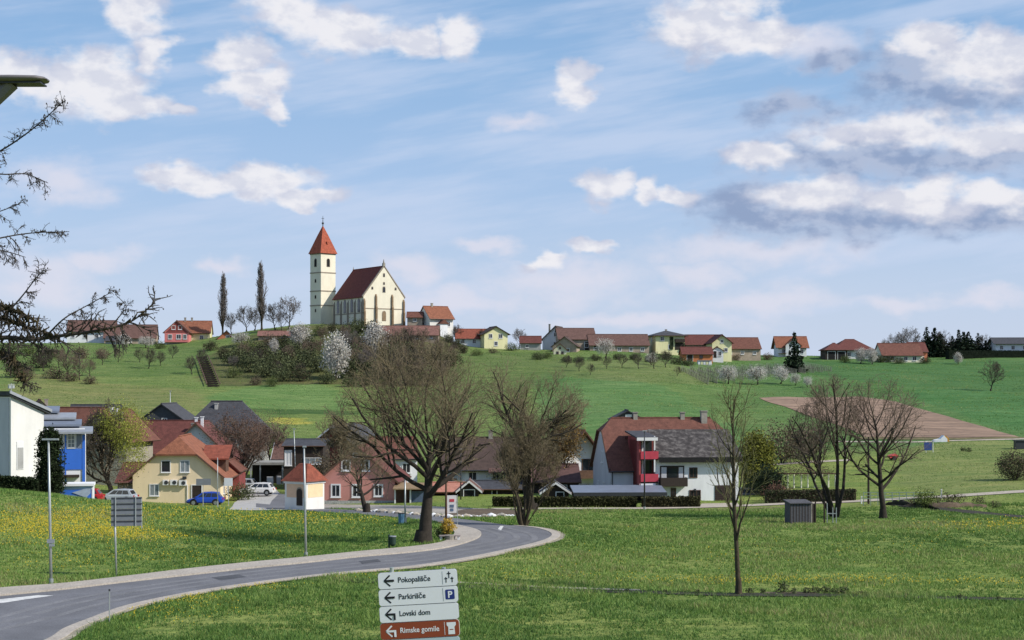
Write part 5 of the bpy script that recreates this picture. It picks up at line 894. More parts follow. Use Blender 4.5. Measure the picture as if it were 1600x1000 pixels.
for px, py, h, k, w, lab in [(525,594,78,0,.80,'largest white blossoming tree on the slope below the church'),(586,562,62,0,.95,'white blossoming tree just right below the church'),(467,545,42,0,1.25,'pale blossoming tree left below the church tower'),(427,560,33,0,.75,'narrow pale blossoming tree left of the church slope'),
        (946,560,36,1,1.0,'white blossoming tree in front of the longest hilltop barn'),(1138,600,34,1,1.1,'leftmost of the white blossoming trees below the vineyard'),(1184,601,33,1,1.2,'middle one of the white blossoming trees below the vineyard'),(1220,600,32,1,1.1,'rightmost large white blossoming tree below the vineyard'),
        (1243,602,22,1,1,'sparse blossoming tree right of the vineyard'),(1262,605,20,1,1,'smallest blossoming bush at the field corner right of vineyard'),(1345,568,26,0,1.2,'white blossoming tree in front of dark red hipped house'),(1363,569,27,0,1,'white blossoming tree right of dark red hipped house'),(1497,569,20,0,1,'small round blossoming tree in the right hilltop meadow'),
        (193,543,24,1,1.3,'pale blossoming tree in front of the dark barn'),(228,544,22,1,1.4,'pale blossoming tree between barn and pink house'),(376,541,26,1,1.4,'pale blossoming tree below the poplars'),(1018,570,22,1,1.2,'blossoming tree beside the yellow hilltop house')]:
    place(BL[k], used, px, py, h, lab, 'blossoming trees on the hill', wid=w)
def scrub(seed, mats, n): t = shrub('x', (0, 0, 0), [(0, 0, 1.9, 2.2, 2.0, 1.9), (1.2, .4, 1.4, 1.8, 1.6, 1.4), (-1.3, 0, 1.5, 1.7, 1.5, 1.5)], n, .30, mats, seed, 'g', spread=.2); t['unit'] = 4.; return t
SC = [scrub(301, L_dark, 1500), scrub(302, L_dark[:2]+L_brown[:1], 1400), scrub(303, L_brown, 1200), scrub(304, L_green[:2]+L_dark[2:], 1200)]
rq = random.Random(9)
for px, py, h, k in [(370,572,34,0),(392,582,36,0),(415,590,34,0),(440,596,30,0),(385,560,34,3),(408,566,36,1),(432,574,34,0),(455,585,32,0),(470,596,26,1),(350,560,22,1),(365,590,20,3),(400,602,18,2),(425,604,18,3),(480,572,34,0),(498,582,32,0),(485,552,30,1),(455,560,32,0),(510,600,22,0),(440,546,26,1),(420,542,24,2),(548,590,40,0),(560,575,42,0),(575,560,38,1),(590,592,40,0),(610,575,42,0),(632,570,40,1),(650,585,38,2),(672,568,34,2),(690,586,32,2),(705,572,28,1),(620,552,30,1),(645,548,30,2),(600,545,26,0),(560,545,30,0),(535,552,34,0),(540,528,26,0),(560,520,26,0),(520,520,18,1),(580,522,24,1),(500,524,20,3),(470,525,16,1),(610,600,30,2),(640,602,28,2),(670,602,26,2),(570,604,24,1),(545,604,20,0),(715,545,18,1),(700,535,16,0),(725,552,16,1)]:
    h *= .98
    place(SC[k], used, px, py, h, 'dark shrub in the thicket on the slope below the church', 'shrubs on the church slope', wid=1.0)
for px, py, h, k in [(60,575,26,1),(85,592,22,2),(110,596,20,2),(30,590,30,1),(140,600,16,2),(15,560,30,0),(45,556,22,3),(160,560,18,2),(250,545,14,3),(330,548,18,1),(125,560,22,2),(75,560,22,1)]:
    place(SC[k], used, px, py, h, 'scrubby bush on the left hillside under the larch', 'bushes on the left hillside', wid=1.2)
for px, py, h, k in [(885,566,12,0),(905,566,12,0),(930,564,12,1),(965,562,12,0),(990,562,12,0),(1015,566,14,0),(1040,562,14,1),(1060,570,16,0),(855,560,12,3),(800,548,14,3),(745,556,12,3),(770,552,10,2),(840,562,14,0),(1075,572,12,0),(1390,566,14,0),(1375,566,14,0),(1405,568,12,0),(1320,566,12,3),(1445,568,12,0),(1200,562,12,2),(1150,563,12,2),(1175,562,10,3)]:
    place(SC[k], used, px, py, h, 'garden shrub in front of the hilltop houses', 'garden shrubs on the hilltop', wid=1.3)
pp = bare(401, 20, .30, .06, (0, 0, 9.6, 2.1, 2.0, 10.4), (60, 8, 4), (24, 24, 26), (.24, .5, .5), .20, .06, .03, leader=.95, l1=4.6)
po = tree('poplar', 'shorter bare columnar poplar left of the church', 'tree', (0, 0, 0), pp, (bark, twig_g), 'poplars'); po['unit'] = 20.
place(po, used, 348, 521, 100, 'shorter bare columnar poplar above the orange brick hut', 'poplars left of the church'); place(po, used, 409, 516, 109, 'taller bare columnar poplar nearer to the church', 'poplars left of the church')
cn_ = conifer('x', (0, 0, 0), 10, 3.0, 501, 'g', None, .42, 14, 1.15); cn_['unit'] = 10.; cn2 = conifer('x', (0, 0, 0), 10, 3.9, 502, 'g', None, .48, 16, 1.8); cn2['unit'] = 10.
place(cn_, used, 1241, 582, 66, 'lone dark spruce in front of orange roofed hilltop house', 'spruces on the right hilltop', wid=.9)
for px, py, h, m, w in [(1448,550,50,cn_,1),(1460,551,48,cn2,1),(1498,551,44,cn_,1),(1513,552,40,cn2,1),(1528,553,38,cn_,1.1),(1488,551,34,cn2,1),(1540,553,26,cn2,1.4),(1506,551,40,cn2,1.3),(1470,551,38,cn2,1.3)]:
    place(m, used, px, py, h, 'dark conifer in the clump at the right hilltop', 'conifers in the right hilltop clump', wid=w)
# vineyard rows: stakes, wires and pruned vines of a row hang together
def vine_row():
    m = MB(); q = random.Random(4); L = 26
    for i in range(27): m.obox((0, i*1.0-13, .75), .07, .07, 1.7)
    v = MB()
    for i in range(26):
        y = i-12.5; v.tube([(0, y, -.2), (q.gauss(0, .05), y+q.gauss(0, .1), .8), (q.gauss(0, .2), y+q.gauss(0, .4), 1.4)], [.05, .04, .02], 4)
    r = thing('vine_row', 'row of staked bare vines below the orange barn', 'vine row', (0, 0, 0), 0, 'vine rows in the hillside vineyard'); m.build('stakes', M('vine_stake', (.32, .31, .27), .9, .2, 4), r); v.build('vines', bark_d, r); return r
vr = vine_row(); c0 = [(1085+i*13.5, 590-i*.9) for i in range(15)]
for i, (px, py) in enumerate(c0):
    o = vr if i == 0 else copy_tree(vr); p = G(px, py, 250); e = gz(p.x, p.y+10)-gz(p.x, p.y-10); o.location = p; o.rotation_euler = (math.atan2(float(e), 20), 0, R(8))
# ---------------------------------------------------------------- cars
tyre = M('tyre', (.018, .018, .02), .9, .2, 5); rimm = M('rim', (.35, .36, .38), .35, .1, 5, metal=.6); lamp_w = M('headlight', (.6, .62, .62), .15, .05, 3); lamp_r = M('rear_light', (.35, .02, .02), .3, .1, 3)
carglass = M('car_glass', (.018, .022, .028), .06, .2, 1, spec=.7)
def car(label, loc, rz, col, matname, L=4.3, W=1.8, Hh=1.55, suv=False, group=None):
    paintm = M(matname, col, .28, .04, .4, spec=.6); root = thing('car', label, 'car', loc, rz, group); hl = L/2; b = .26 if suv else .2; w = W/2
    belt = Hh*.60
    # sections along x (front is +x): half width, bottom, shoulder, per station; rounded in plan and in side view
    st = [(-hl,.80,b+.18,belt-.25),(-hl+.08,.93,b+.05,belt-.06),(-hl+.5,1.0,b,belt+.01),(-.4,1.0,b,belt),(.75,1.0,b,belt-.03),(hl-1.0,1.0,b,belt-.08),(hl-.35,.96,b,belt-.18),(hl-.07,.86,b+.06,belt-.30),(hl,.74,b+.16,belt-.42)]
    m = MB(); rings = []
    for x, k, z0, z1 in st:
        ww = w*k; zm = (z0+z1)/2; rings.append([(x,-ww*.9,z0),(x,-ww,z0+.14),(x,-ww*1.0,zm),(x,-ww*.97,z1-.07),(x,-ww*.90,z1),(x,ww*.90,z1),(x,ww*.97,z1-.07),(x,ww,zm),(x,ww,z0+.14),(x,ww*.9,z0)])
    n = 10; vs = [v for r_ in rings for v in r_]; fs = []
    for i in range(len(rings)-1):
        for j in range(n): fs.append((i*n+j, (i+1)*n+j, (i+1)*n+(j+1) % n, i*n+(j+1) % n))
    fs += [tuple(range(n)), tuple((len(rings)-1)*n+j for j in range(n-1, -1, -1))]; m.add(vs, fs)
    # roof and pillars
    xb0, xt0, xt1, xb1 = -hl+.22, -hl+.62, .25, 1.12; wb, wt_ = w*.90, w*.74; zb = belt-.02; zt = Hh; c = [(xb0,-wb,zb),(xb1,-wb,zb),(xt1,-wt_,zt-.03),(xt0,-wt_,zt-.05),(xb0,wb,zb),(xb1,wb,zb),(xt1,wt_,zt-.03),(xt0,wt_,zt-.05),((xt0+xt1)/2,-wt_*.9,zt+.02),((xt0+xt1)/2,wt_*.9,zt+.02)]
    m.add(c, [(0,1,2,8,3),(4,7,9,6,5),(1,5,6,2),(0,3,7,4),(3,8,9,7),(8,2,6,9)]); body = m.build('body', paintm, root, False)
    bm_ = body.data
    def lerp(a, b_, t): return tuple(a[i]+(b_[i]-a[i])*t for i in range(3))
    def pane(q, name, off):
        q = [tuple(Vector(v)+off) for v in q]; return MB().add(q+[tuple(Vector(v)-off*2) for v in q], [(0,1,2,3),(7,6,5,4),(0,4,5,1),(1,5,6,2),(2,6,7,3),(3,7,4,0)]).build(name, carglass, root)
    def side(a, b_, c_, d, u0, u1, v0, v1): 
        f = lambda u, v: lerp(lerp(a, b_, u), lerp(d, c_, u), v); return [f(u0, v0), f(u1, v0), f(u1, v1), f(u0, v1)]
    for s, ix in ((-1, (0, 1, 2, 3)), (1, (4, 5, 6, 7))):
        a, b_, c_, d = [c[i] for i in ix]
        for u0, u1 in ((.10, .36), (.39, .62), (.65, .90)): pane(side(a, b_, c_, d, u0, u1, .14, .86), 'side_window', Vector((0, s*.012, .004)))
    pane(side(c[1], c[5], c[6], c[2], .08, .92, .08, .92), 'windscreen', Vector((.012, 0, .008))); pane(side(c[0], c[4], c[7], c[3], .1, .9, .15, .85), 'rear_window', Vector((-.014, 0, .006)))
    r = .35 if suv else .31
    for x in (-hl+.82, hl-.86):
        for s in (-1, 1):
            y0, y1 = s*(w-.20), s*(w+.012); wv = MB().tube([(x, y0, r), (x, y1, r)], r, 18).build('wheel', tyre, root); MB().tube([(x, y1-s*.01, r), (x, y1+s*.012, r)], r*.62, 14).build('rim', rimm, wv)
            ar = MB(); ar.tube([(x, s*(w-.05), r+.03), (x, s*(w+.004), r+.03)], r+.07, 18); ar.build('wheel_arch', tyre, root)
    for s in (-1, 1):
        MB().obox((hl-.13, s*w*.62, belt-.30), .22, .36, .15, s*-.25).build('headlight', lamp_w, root); MB().obox((-hl+.05, s*w*.70, belt-.16), .14, .28, .2, s*.2).build('rear_light', lamp_r, root); MB().obox((.92, s*(w+.06), belt+.08), .14, .2, .13).build('mirror', paintm, root)
    MB().box(-hl+.2, hl-.2, -w-.005, w+.005, b+.02, b+.13).build('sill', tyre, root); return root
car('bright blue hatchback parked at the corner of yellow house', P(321, 789.5, 184), 182, (.012, .06, .42), 'blue_car_paint', 4.2, 1.8, 1.55, True)
car('white estate car parked in the village yard', P(402, 773, 198), 176, (.72, .72, .72), 'white_car_paint', 4.4, 1.8, 1.5)
car('silver car parked between willow and yellow house', P(184, 785, 178), 172, (.36, .40, .46), 'silver_car_paint', 4.3, 1.8, 1.5)
car('red car half hidden behind blue stall', P(132, 785, 166), 184, (.40, .02, .02), 'red_car_paint', 3.9, 1.7, 1.45)
car('dark grey car under the tree right of white house', P(1170, 782, 190), 15, (.07, .075, .08), 'grey_car_paint', 4.3, 1.8, 1.5)
fi_ = thing('farm_implement', 'small red farm implement seen through the bare tree branches', 'farm machine', G(1394, 719, 200), 12)
redm = M('implement_red', (.55, .07, .06), .5, .12, 3); m = MB(); m.prism([(-.5, .35), (.6, .35), (.85, .6), (.35, .95), (-.2, .8), (-.6, .6)], -.45, .45); m.build('hopper', redm, fi_); MB().tube([(-.5, 0, .5), (-1.4, 0, .42)], .07, 6).build('drawbar', metal_d, fi_)
for y_ in (-.55, .55): MB().tube([(.1, y_-.08, .32), (.1, y_+.08, .32)], .32, 14).build('wheel', tyre, fi_)
car('silver car parked behind the yellow house among village trees', P(378, 765, 214), 175, (.45, .46, .48), 'pale_car_paint', 4.2, 1.8, 1.5)
# ---------------------------------------------------------------- lamps, poles and signs
def lamp_post(label, loc, h, r=.065, head=.85, plate=None, rz=0, lean=0, mat=None):
    root = thing('street_lamp', label, 'street lamp', loc, rz); MB().tube([(0, 0, -.4), (lean*.5, 0, h*.5), (lean, 0, h)], [r*1.25, r, r*.75], 8).build('pole', mat or metal_g, root, True)
    if head: MB().obox((lean+head*.12, 0, h+.02), head, .22, .09).build('lamp_head', metal_g, root)
    MB().cyl(0, 0, -.3, .35, r*1.7, 8).build('base_sleeve', metal_g, root)
    if plate: MB().obox((0, -.09, plate), .42, .05, .22).build('plate', zinc, root); MB().obox((.06, -.1, plate-.22), .3, .05, .14).build('plate', metal_g, root)
    return root
lamp_post('galvanised street lamp with small plates at far left of the road', G(80, 914), 8.1, .075, .9, 2.45, 0, -.15)
lamp_post('slim street lamp beside pavement in front of the chapel', G(478, 871.5), 7.0, .07, .22, lean=-.12)
lamp_post('pale thin lamp pole behind the chapel', on(463, 200), 8.2, .06, .3, lean=-.3)
lamp_post('lamp pole with blue bin at its foot by the village road', P(633, 816, 133), 3.6, .07, .2)
lamp_post('dark wooden lamp pole beside the white banner', P(697, 823, 126), 6.0, .08, .2, mat=brownwood)
lamp_post('thin pole behind banner in front of the long white house', P(720, 790, 182), 6.4, .07, .3, mat=metal_d)
lamp_post('dark lamp pole in front of the shorter clipped hedge', P(1007, 797, 166), 8.2, .075, .5, mat=metal_d)
lamp_post('thin pole at right corner of the yellow house', P(340, 788, 178), 5.2, .05, .0)
lamp_post('pale thin lamp pole rising above the slate gable roof', on(266, 262), 10.5, .07, .3)
pole = thing('utility_pole', 'dark wooden utility pole between two bare trees', 'pole', G(1357, 788)); MB().tube([(0, 0, -.5), (0, 0, 7.2)], [.13, .09], 8).build('pole', darkwood, pole); MB().obox((0, 0, 6.9), 1.0, .09, .09).build('crossarm', darkwood, pole)
def board_sign(label, loc, rz, posts, z0, z1, w, mat, extra=None):
    root = thing('sign', label, 'sign', loc, rz)
    for x in posts: MB().tube([(x, 0, -.4), (x, 0, z1)], .045, 7).build('post', metal_g, root)
    MB().box(-w/2, w/2, -.1, -.05, z0, z1).build('panel', mat, root); return root
# back of the multi panel sign
bs = thing('direction_sign', 'grey back of a five panel road sign on one post', 'sign', G(182, 902), 12)
MB().tube([(0, .06, -.4), (-.12, .06, 4.6)], [.06, .055], 8).build('post', metal_g, bs, True)
backm = M('sign_back_grey', (.20, .215, .24), .5, .1, 3, metal=.3)
for i in range(5): z = 2.95+i*.335; pb = MB().box(-.30, 1.44, 0, .03, z, z+.326).build('panel', backm, bs); MB().box(-.29, 1.43, -.035, 0, z+.24, z+.30).build('rib', metal_d, pb)
for x in (-.05, 1.08): MB().box(x-.03, x+.03, -.06, 0, 2.92, 4.66).build('rail', metal_g, bs)
MB().tube([(1.42, .02, 2.8), (1.40, .02, 4.55)], .035, 6).build('edge_rail', metal_g, bs)
board_sign('grey signboard on thin post beside blue car', P(318, 789, 177), 8, (-.05,), 2.2, 2.9, 1.6, backm); board_sign('white notice board on post right of yellow house', P(357, 790, 179), -5, (0,), 2.2, 3.1, .95, white)
# banner stand
bn = thing('banner_stand', 'white upright banner with red and blue print between two posts', 'banner', P(706, 816, 128), 6)
MB().box(-.38, .38, -.02, .02, .75, 2.15).build('banner', M('banner_cloth', (.66, .63, .64), .8, .06, 2), bn)
for x in (-.45, .45): MB().tube([(x, 0, -.3), (x, 0, 2.2)], .03, 6).build('post', metal_g, bn)
for i, (z, c) in enumerate(((1.75, 'balcony_red'), (1.3, 'dull_blue'), (1.0, 'dull_blue'))): MB().obox((.0, -.035, z), .38-.06*i, .02, .22).build('print_patch', MATS[c], bn)
bb = thing('litter_bin', 'blue bin at the foot of the lamp pole', 'bin', P(627, 817, 132)); MB().tube([(0, 0, -.2), (0, 0, .75)], [.22, .27], 10).build('bin', M('faded_blue_plastic', (.10, .22, .34), .6, .1, 2), bb); MB().cyl(0, 0, .75, .82, .29, 10).build('lid', metal_d, bb)
lb = thing('litter_bin', 'dark green litter bin on short post beside the pavement', 'bin', G(611, 858.5)); MB().tube([(-.13, 0, -.3), (-.13, 0, 1.0)], .07, 7).build('post', M('dark_green_metal', (.02, .045, .03), .5, .1, 2), lb); MB().tube([(.12, 0, .22), (.12, 0, .35), (.12, 0, .85)], [.1, .2, .22], 12).build('bin', MATS['dark_green_metal'], lb); MB().cyl(.12, 0, .85, .9, .24, 12).build('lid', zinc, lb)
dl = thing('marker_post', 'thin steel marker post at the near kerb', 'post', G(171, 973)); MB().tube([(0, 0, -.3), (0, 0, 1.55)], .028, 6).build('post', metal_g, dl); MB().cyl(0, 0, 1.5, 1.6, .045, 6).build('cap', metal_d, dl)
# planter with yellow bush at the bend
pl_ = thing('planter', 'pale stone planter at the inner pavement bend', 'planter', G(703, 846)); MB().tube([(0, 0, 0), (0, 0, .1), (0, 0, .45)], [.28, .33, .42], 12).build('bowl', stone, pl_)
for x in (-.62, .62): MB().obox((x, -.1, .2), .16, .16, .45).build('foot', white, pl_)
MB().obox((0, -.1, .42), 1.5, .34, .07).build('seat', M('grey_plank', (.33, .28, .27), .9, .2, 3), pl_)
shrub('round golden flowering bush behind the stone planter', G(700, 843)+Vector((0, 0, .1)), [(0, 0, .85, .55, .5, .62)], 1500, .1, L_forsy, 61, spread=.15)
shrub('dark low bush between big tree and golden bush', G(690, 843), [(0, 0, .45, .6, .4, .45)], 700, .1, L_dark, 62)
# low white rubble wall beside the forecourt
def rubble():
    q = random.Random(5); root = thing('rubble_edging', 'row of pale stones edging the forecourt', 'stone edging', G(640, 806))
    o = root.location
    for i in range(44):
        px = 560+i*5.6; py = 798.5+(px-560)*.075; 
        if px > 700: py = 809-(px-700)*.02
        p = G(px, py)-o; s = q.uniform(.22, .5); m = MB(); 
        vs = [(math.cos(a)*s*q.uniform(.7, 1.1), math.sin(a)*s*q.uniform(.6, 1), z) for z in (-.1, s*.45) for a in [k*1.05 for k in range(6)]]+[(0, 0, s*.8)]
        m.add([(v[0]+p.x, v[1]+p.y, v[2]+p.z) for v in vs], [(j, (j+1) % 6, (j+1) % 6+6, j+6) for j in range(6)]+[(j+6, (j+1) % 6+6, 12) for j in range(6)]); m.build('stone', [gravel, white, stone][q.randrange(3)], root)
rubble()
# ---------------------------------------------------------------- right hand meadow: shed, frame, pergola, railing, signs
sh = thing('garden_shed', 'weathered grey plank shed in the meadow before the bare trees', 'shed', P(1254, 812, 139), 8); W_ = 1.0
grey_plank = M('grey_planks', (.085, .085, .095), .9, .3, 3, .2, stretch=(1, 1, 8))
m = MB(); m.prism([(0, -.4), (1.6, -.4), (1.6, 1.55), (0, 1.4)], -1.1, .75, 0, 'x'); m.build('wall', grey_plank, sh); m = MB(); m.prism([(-.15, 1.4), (1.75, 1.57), (1.75, 1.65), (-.15, 1.48)], -1.2, .85, 0, 'x'); m.build('roof', grey_plank, sh)
bt = MB()
for i in range(7): bt.box(-1.1+i*.265, -1.06+i*.265, -.025, -.001, -.3, 1.36)
bt.build('battens', darkwood, sh); MB().box(.76, 1.15, .1, 1.5, -.3, 1.35).build('open_side', darkwood, sh); MB().box(1.15, 1.24, .05, .15, -.3, 1.6).build('corner_post', darkwood, sh); MB().box(.78, .86, -.02, .06, -.3, 1.4).build('pale_post', stone, sh)
fr_ = thing('goal_frame', 'open frame of dark post and pale rails beside the grey shed', 'frame', P(1288, 811, 140), 0)
MB().box(-.06, .06, -.06, .06, -.4, 1.5).build('post', darkwood, fr_)
for x in (.25, .75, 1.05): MB().box(x-.035, x+.035, -.03, .03, -.4, 1.0 if x > .5 else 1.4).build('pale_post', metal_g, fr_)
MB().box(.25, 1.1, -.025, .025, .45, .52).build('rail', metal_g, fr_)
pg = thing('pergola', 'row of pale pergola posts carrying brown vines', 'pergola', P(1262, 770, 196), -4); q = random.Random(3)
for i in range(9):
    x = -3.3+i*.83; MB().tube([(x, 0, -1.2), (x+q.gauss(0, .05), 0, 2.4)], .10, 6).build('post', M('pale_pole', (.78, .75, .60), .8, .12, 3), pg)
for y in (-.25, .35): MB().box(-3.8, 3.9, y-.05, y+.05, 2.3, 2.42).build('beam', brownwood, pg)
MB().box(-3.7, -3.5, -.1, .1, -1.2, 2.5).build('corner_post', brownwood, pg); cloud_obj('vines', pg, L_brown, 1600, [(-1.8, 0, 2.55, 2.2, .9, .42), (1.6, 0, 2.5, 2.2, .9, .38)], .15, 77, 6, .3)
rl = thing('railing', 'pale green bridge railing of two bars by the creek', 'railing', P(1392, 784, 168), 2)
for i in range(9): x = -2.9+i*.76; MB().box(x-.03, x+.03, -.03, .03, -.6, 1.0).build('post', M('pale_green_steel', (.20, .27, .23), .5, .1, 3), rl)
for z in (.35, .65, .97): MB().box(-2.95, 3.25 if z < .9 else 4.6, -.025, .025, z-.03, z+.03).build('bar', MATS['pale_green_steel'], rl)
for px, py, lab in ((1471, 775, 'short white marker post beside the gravel path at right'), (1346, 786, 'short white marker post left of the bridge railing')):
    o = thing('marker_post', lab, 'post', P(px, py, 172)); MB().tube([(0, 0, -.3), (0, 0, .75)], .07, 6).build('post', white, o); MB().cyl(0, 0, .5, .58, .074, 6).build('band', metal_d, o)
bsn = thing('road_sign', 'blue rectangular road sign on white posts in far field', 'sign', G(1450, 707, 200), 5)
MB().box(-.62, .62, -.05, 0, .35, 1.55).build('panel', M('sign_blue', (.03, .06, .22), .5, .1, 2), bsn)
for x in (-.3, .8): MB().tube([(x, .03, -.3), (x, .03, 1.75)], .05, 6).build('post', frame_w, bsn)
tp = thing('covered_heap', 'white sheeted heap with yellow end beside the field track', 'heap', G(1470, 690, 220), 0)
m = MB(); m.prism([(-1.3, -.1), (.9, -.1), (.9, .45), (.35, 1.05), (-.2, .5), (-1.2, .25)], -.7, .7); m.build('sheet', white, tp); MB().prism([(.9, -.1), (1.25, -.1), (1.2, .6), (.7, 1.0), (.36, 1.05), (.9, .45)], -.66, .66).build('yellow_end', M('amber_sheet', (.50, .26, .05), .7, .15, 2), tp)
dk = thing('dark_shelter', 'small dark shelter at the far right edge beside the field track', 'shelter', G(1596, 702, 200)); MB().box(-.85, .95, 0, 1.2, -.3, 1.3).build('wall', metal_d, dk); MB().box(-1, 1.1, -.15, 1.35, 1.3, 1.4).build('roof', slate, dk)
for px, py in ((1505, 705), (1514, 706)):
    shrub('small dark weed clump in the field below the track', G(px, py, 200), [(0, 0, .3, .45, .4, .35)], 300, .12, L_dark, px, 'field weed clumps', stems=False)
# creek: earth bank, brambles; ditch: weeds and clods
def mound(label, pix, h, mat, seed, name='earth_bank', cat='earth bank'):
    pts = [G(*p) for p in spline(pix, 5, False)]; root_ = MB(); q = random.Random(seed); n = len(pts); k = 7; vs = []
    for i, p in enumerate(pts):
        e = math.sin(math.pi*min(1, max(0, (i+.3)/(n-.4))))**.5; hh = h*e*(.7+.6*q.random())
        for j in range(k): t = j/(k-1)*2-1; vs.append((p.x+q.gauss(0, .12), p.y+t*1.0*e+.02*i, float(gz(p.x, p.y+t*e))-.1+hh*math.cos(t*1.5)*(.8+.4*q.random())))
    root_.add(vs, [(i*k+j, (i+1)*k+j, (i+1)*k+j+1, i*k+j+1) for i in range(n-1) for j in range(k-1)]); return tag(root_.build(name, mat, None, True), label, cat)
mound('long brown earth bank along the creek', [(1408,792),(1440,792),(1475,793),(1510,792),(1545,793)], .6, earth, 3)
mound('dark muddy bank left of the creek by the railing', [(1385,789),(1410,790),(1440,794),(1470,798)], .6, ditchm, 4)
mound('line of turned clods along the meadow ditch', [(1165,927),(1210,927),(1260,927.5),(1320,928)], .14, earth, 5, 'clod_row', 'earth clods')
for i, (px, py, s) in enumerate([(1224,926,.8),(1290,927,.6),(1275,927,.6),(1318,928,.6),(1172,927,.5),(1192,927,.4),(1240,928,.5),(1260,927,.5),(1305,928,.5),(1345,930,.35),(1090,928,.35),(1040,927,.3),(980,925,.3),(1420,933,.3),(1500,935,.35),(1560,937,.3)]): shrub('low dark weed clump along the meadow ditch', G(px, py), [(0, 0, .2, .34, .3, .26)], 260, .09, L_dark, 600+i, 'weed clumps along the ditch', stems=False, s=s*1.5)
for i, (px, py, s) in enumerate([(1480,786,1.4),(1500,785,1.1),(1530,788,1.0),(1462,790,1.2),(1555,794,.9),(1430,792,1.2)]): shrub('brown bramble clump on the creek bank', G(px, py), [(0, 0, .4, .7, .5, .45)], 380, .11, L_brown[:2]+L_dark[1:2], 630+i, 'brambles along the creek', stems=False, s=s)
# timber steps down the hillside
hs = thing('hillside_steps', 'dark timber steps climbing the grass below the pink house', 'steps', (0, 0, 0)); pts = [G(316+i*1.25, 560+i*3.2, 240) for i in range(15)]; hs.location = pts[7]
for i, p in enumerate(pts):
    p = p-pts[7]; MB().obox((p.x, p.y, p.z+.3), 2.6, .9, .35, 0).build('step', darkwood, hs)
for dx in (-1.5, 1.5): MB().tube([tuple(p-pts[7]+Vector((dx, 0, .75))) for p in pts], .14, 5).build('stringer', brownwood, hs)
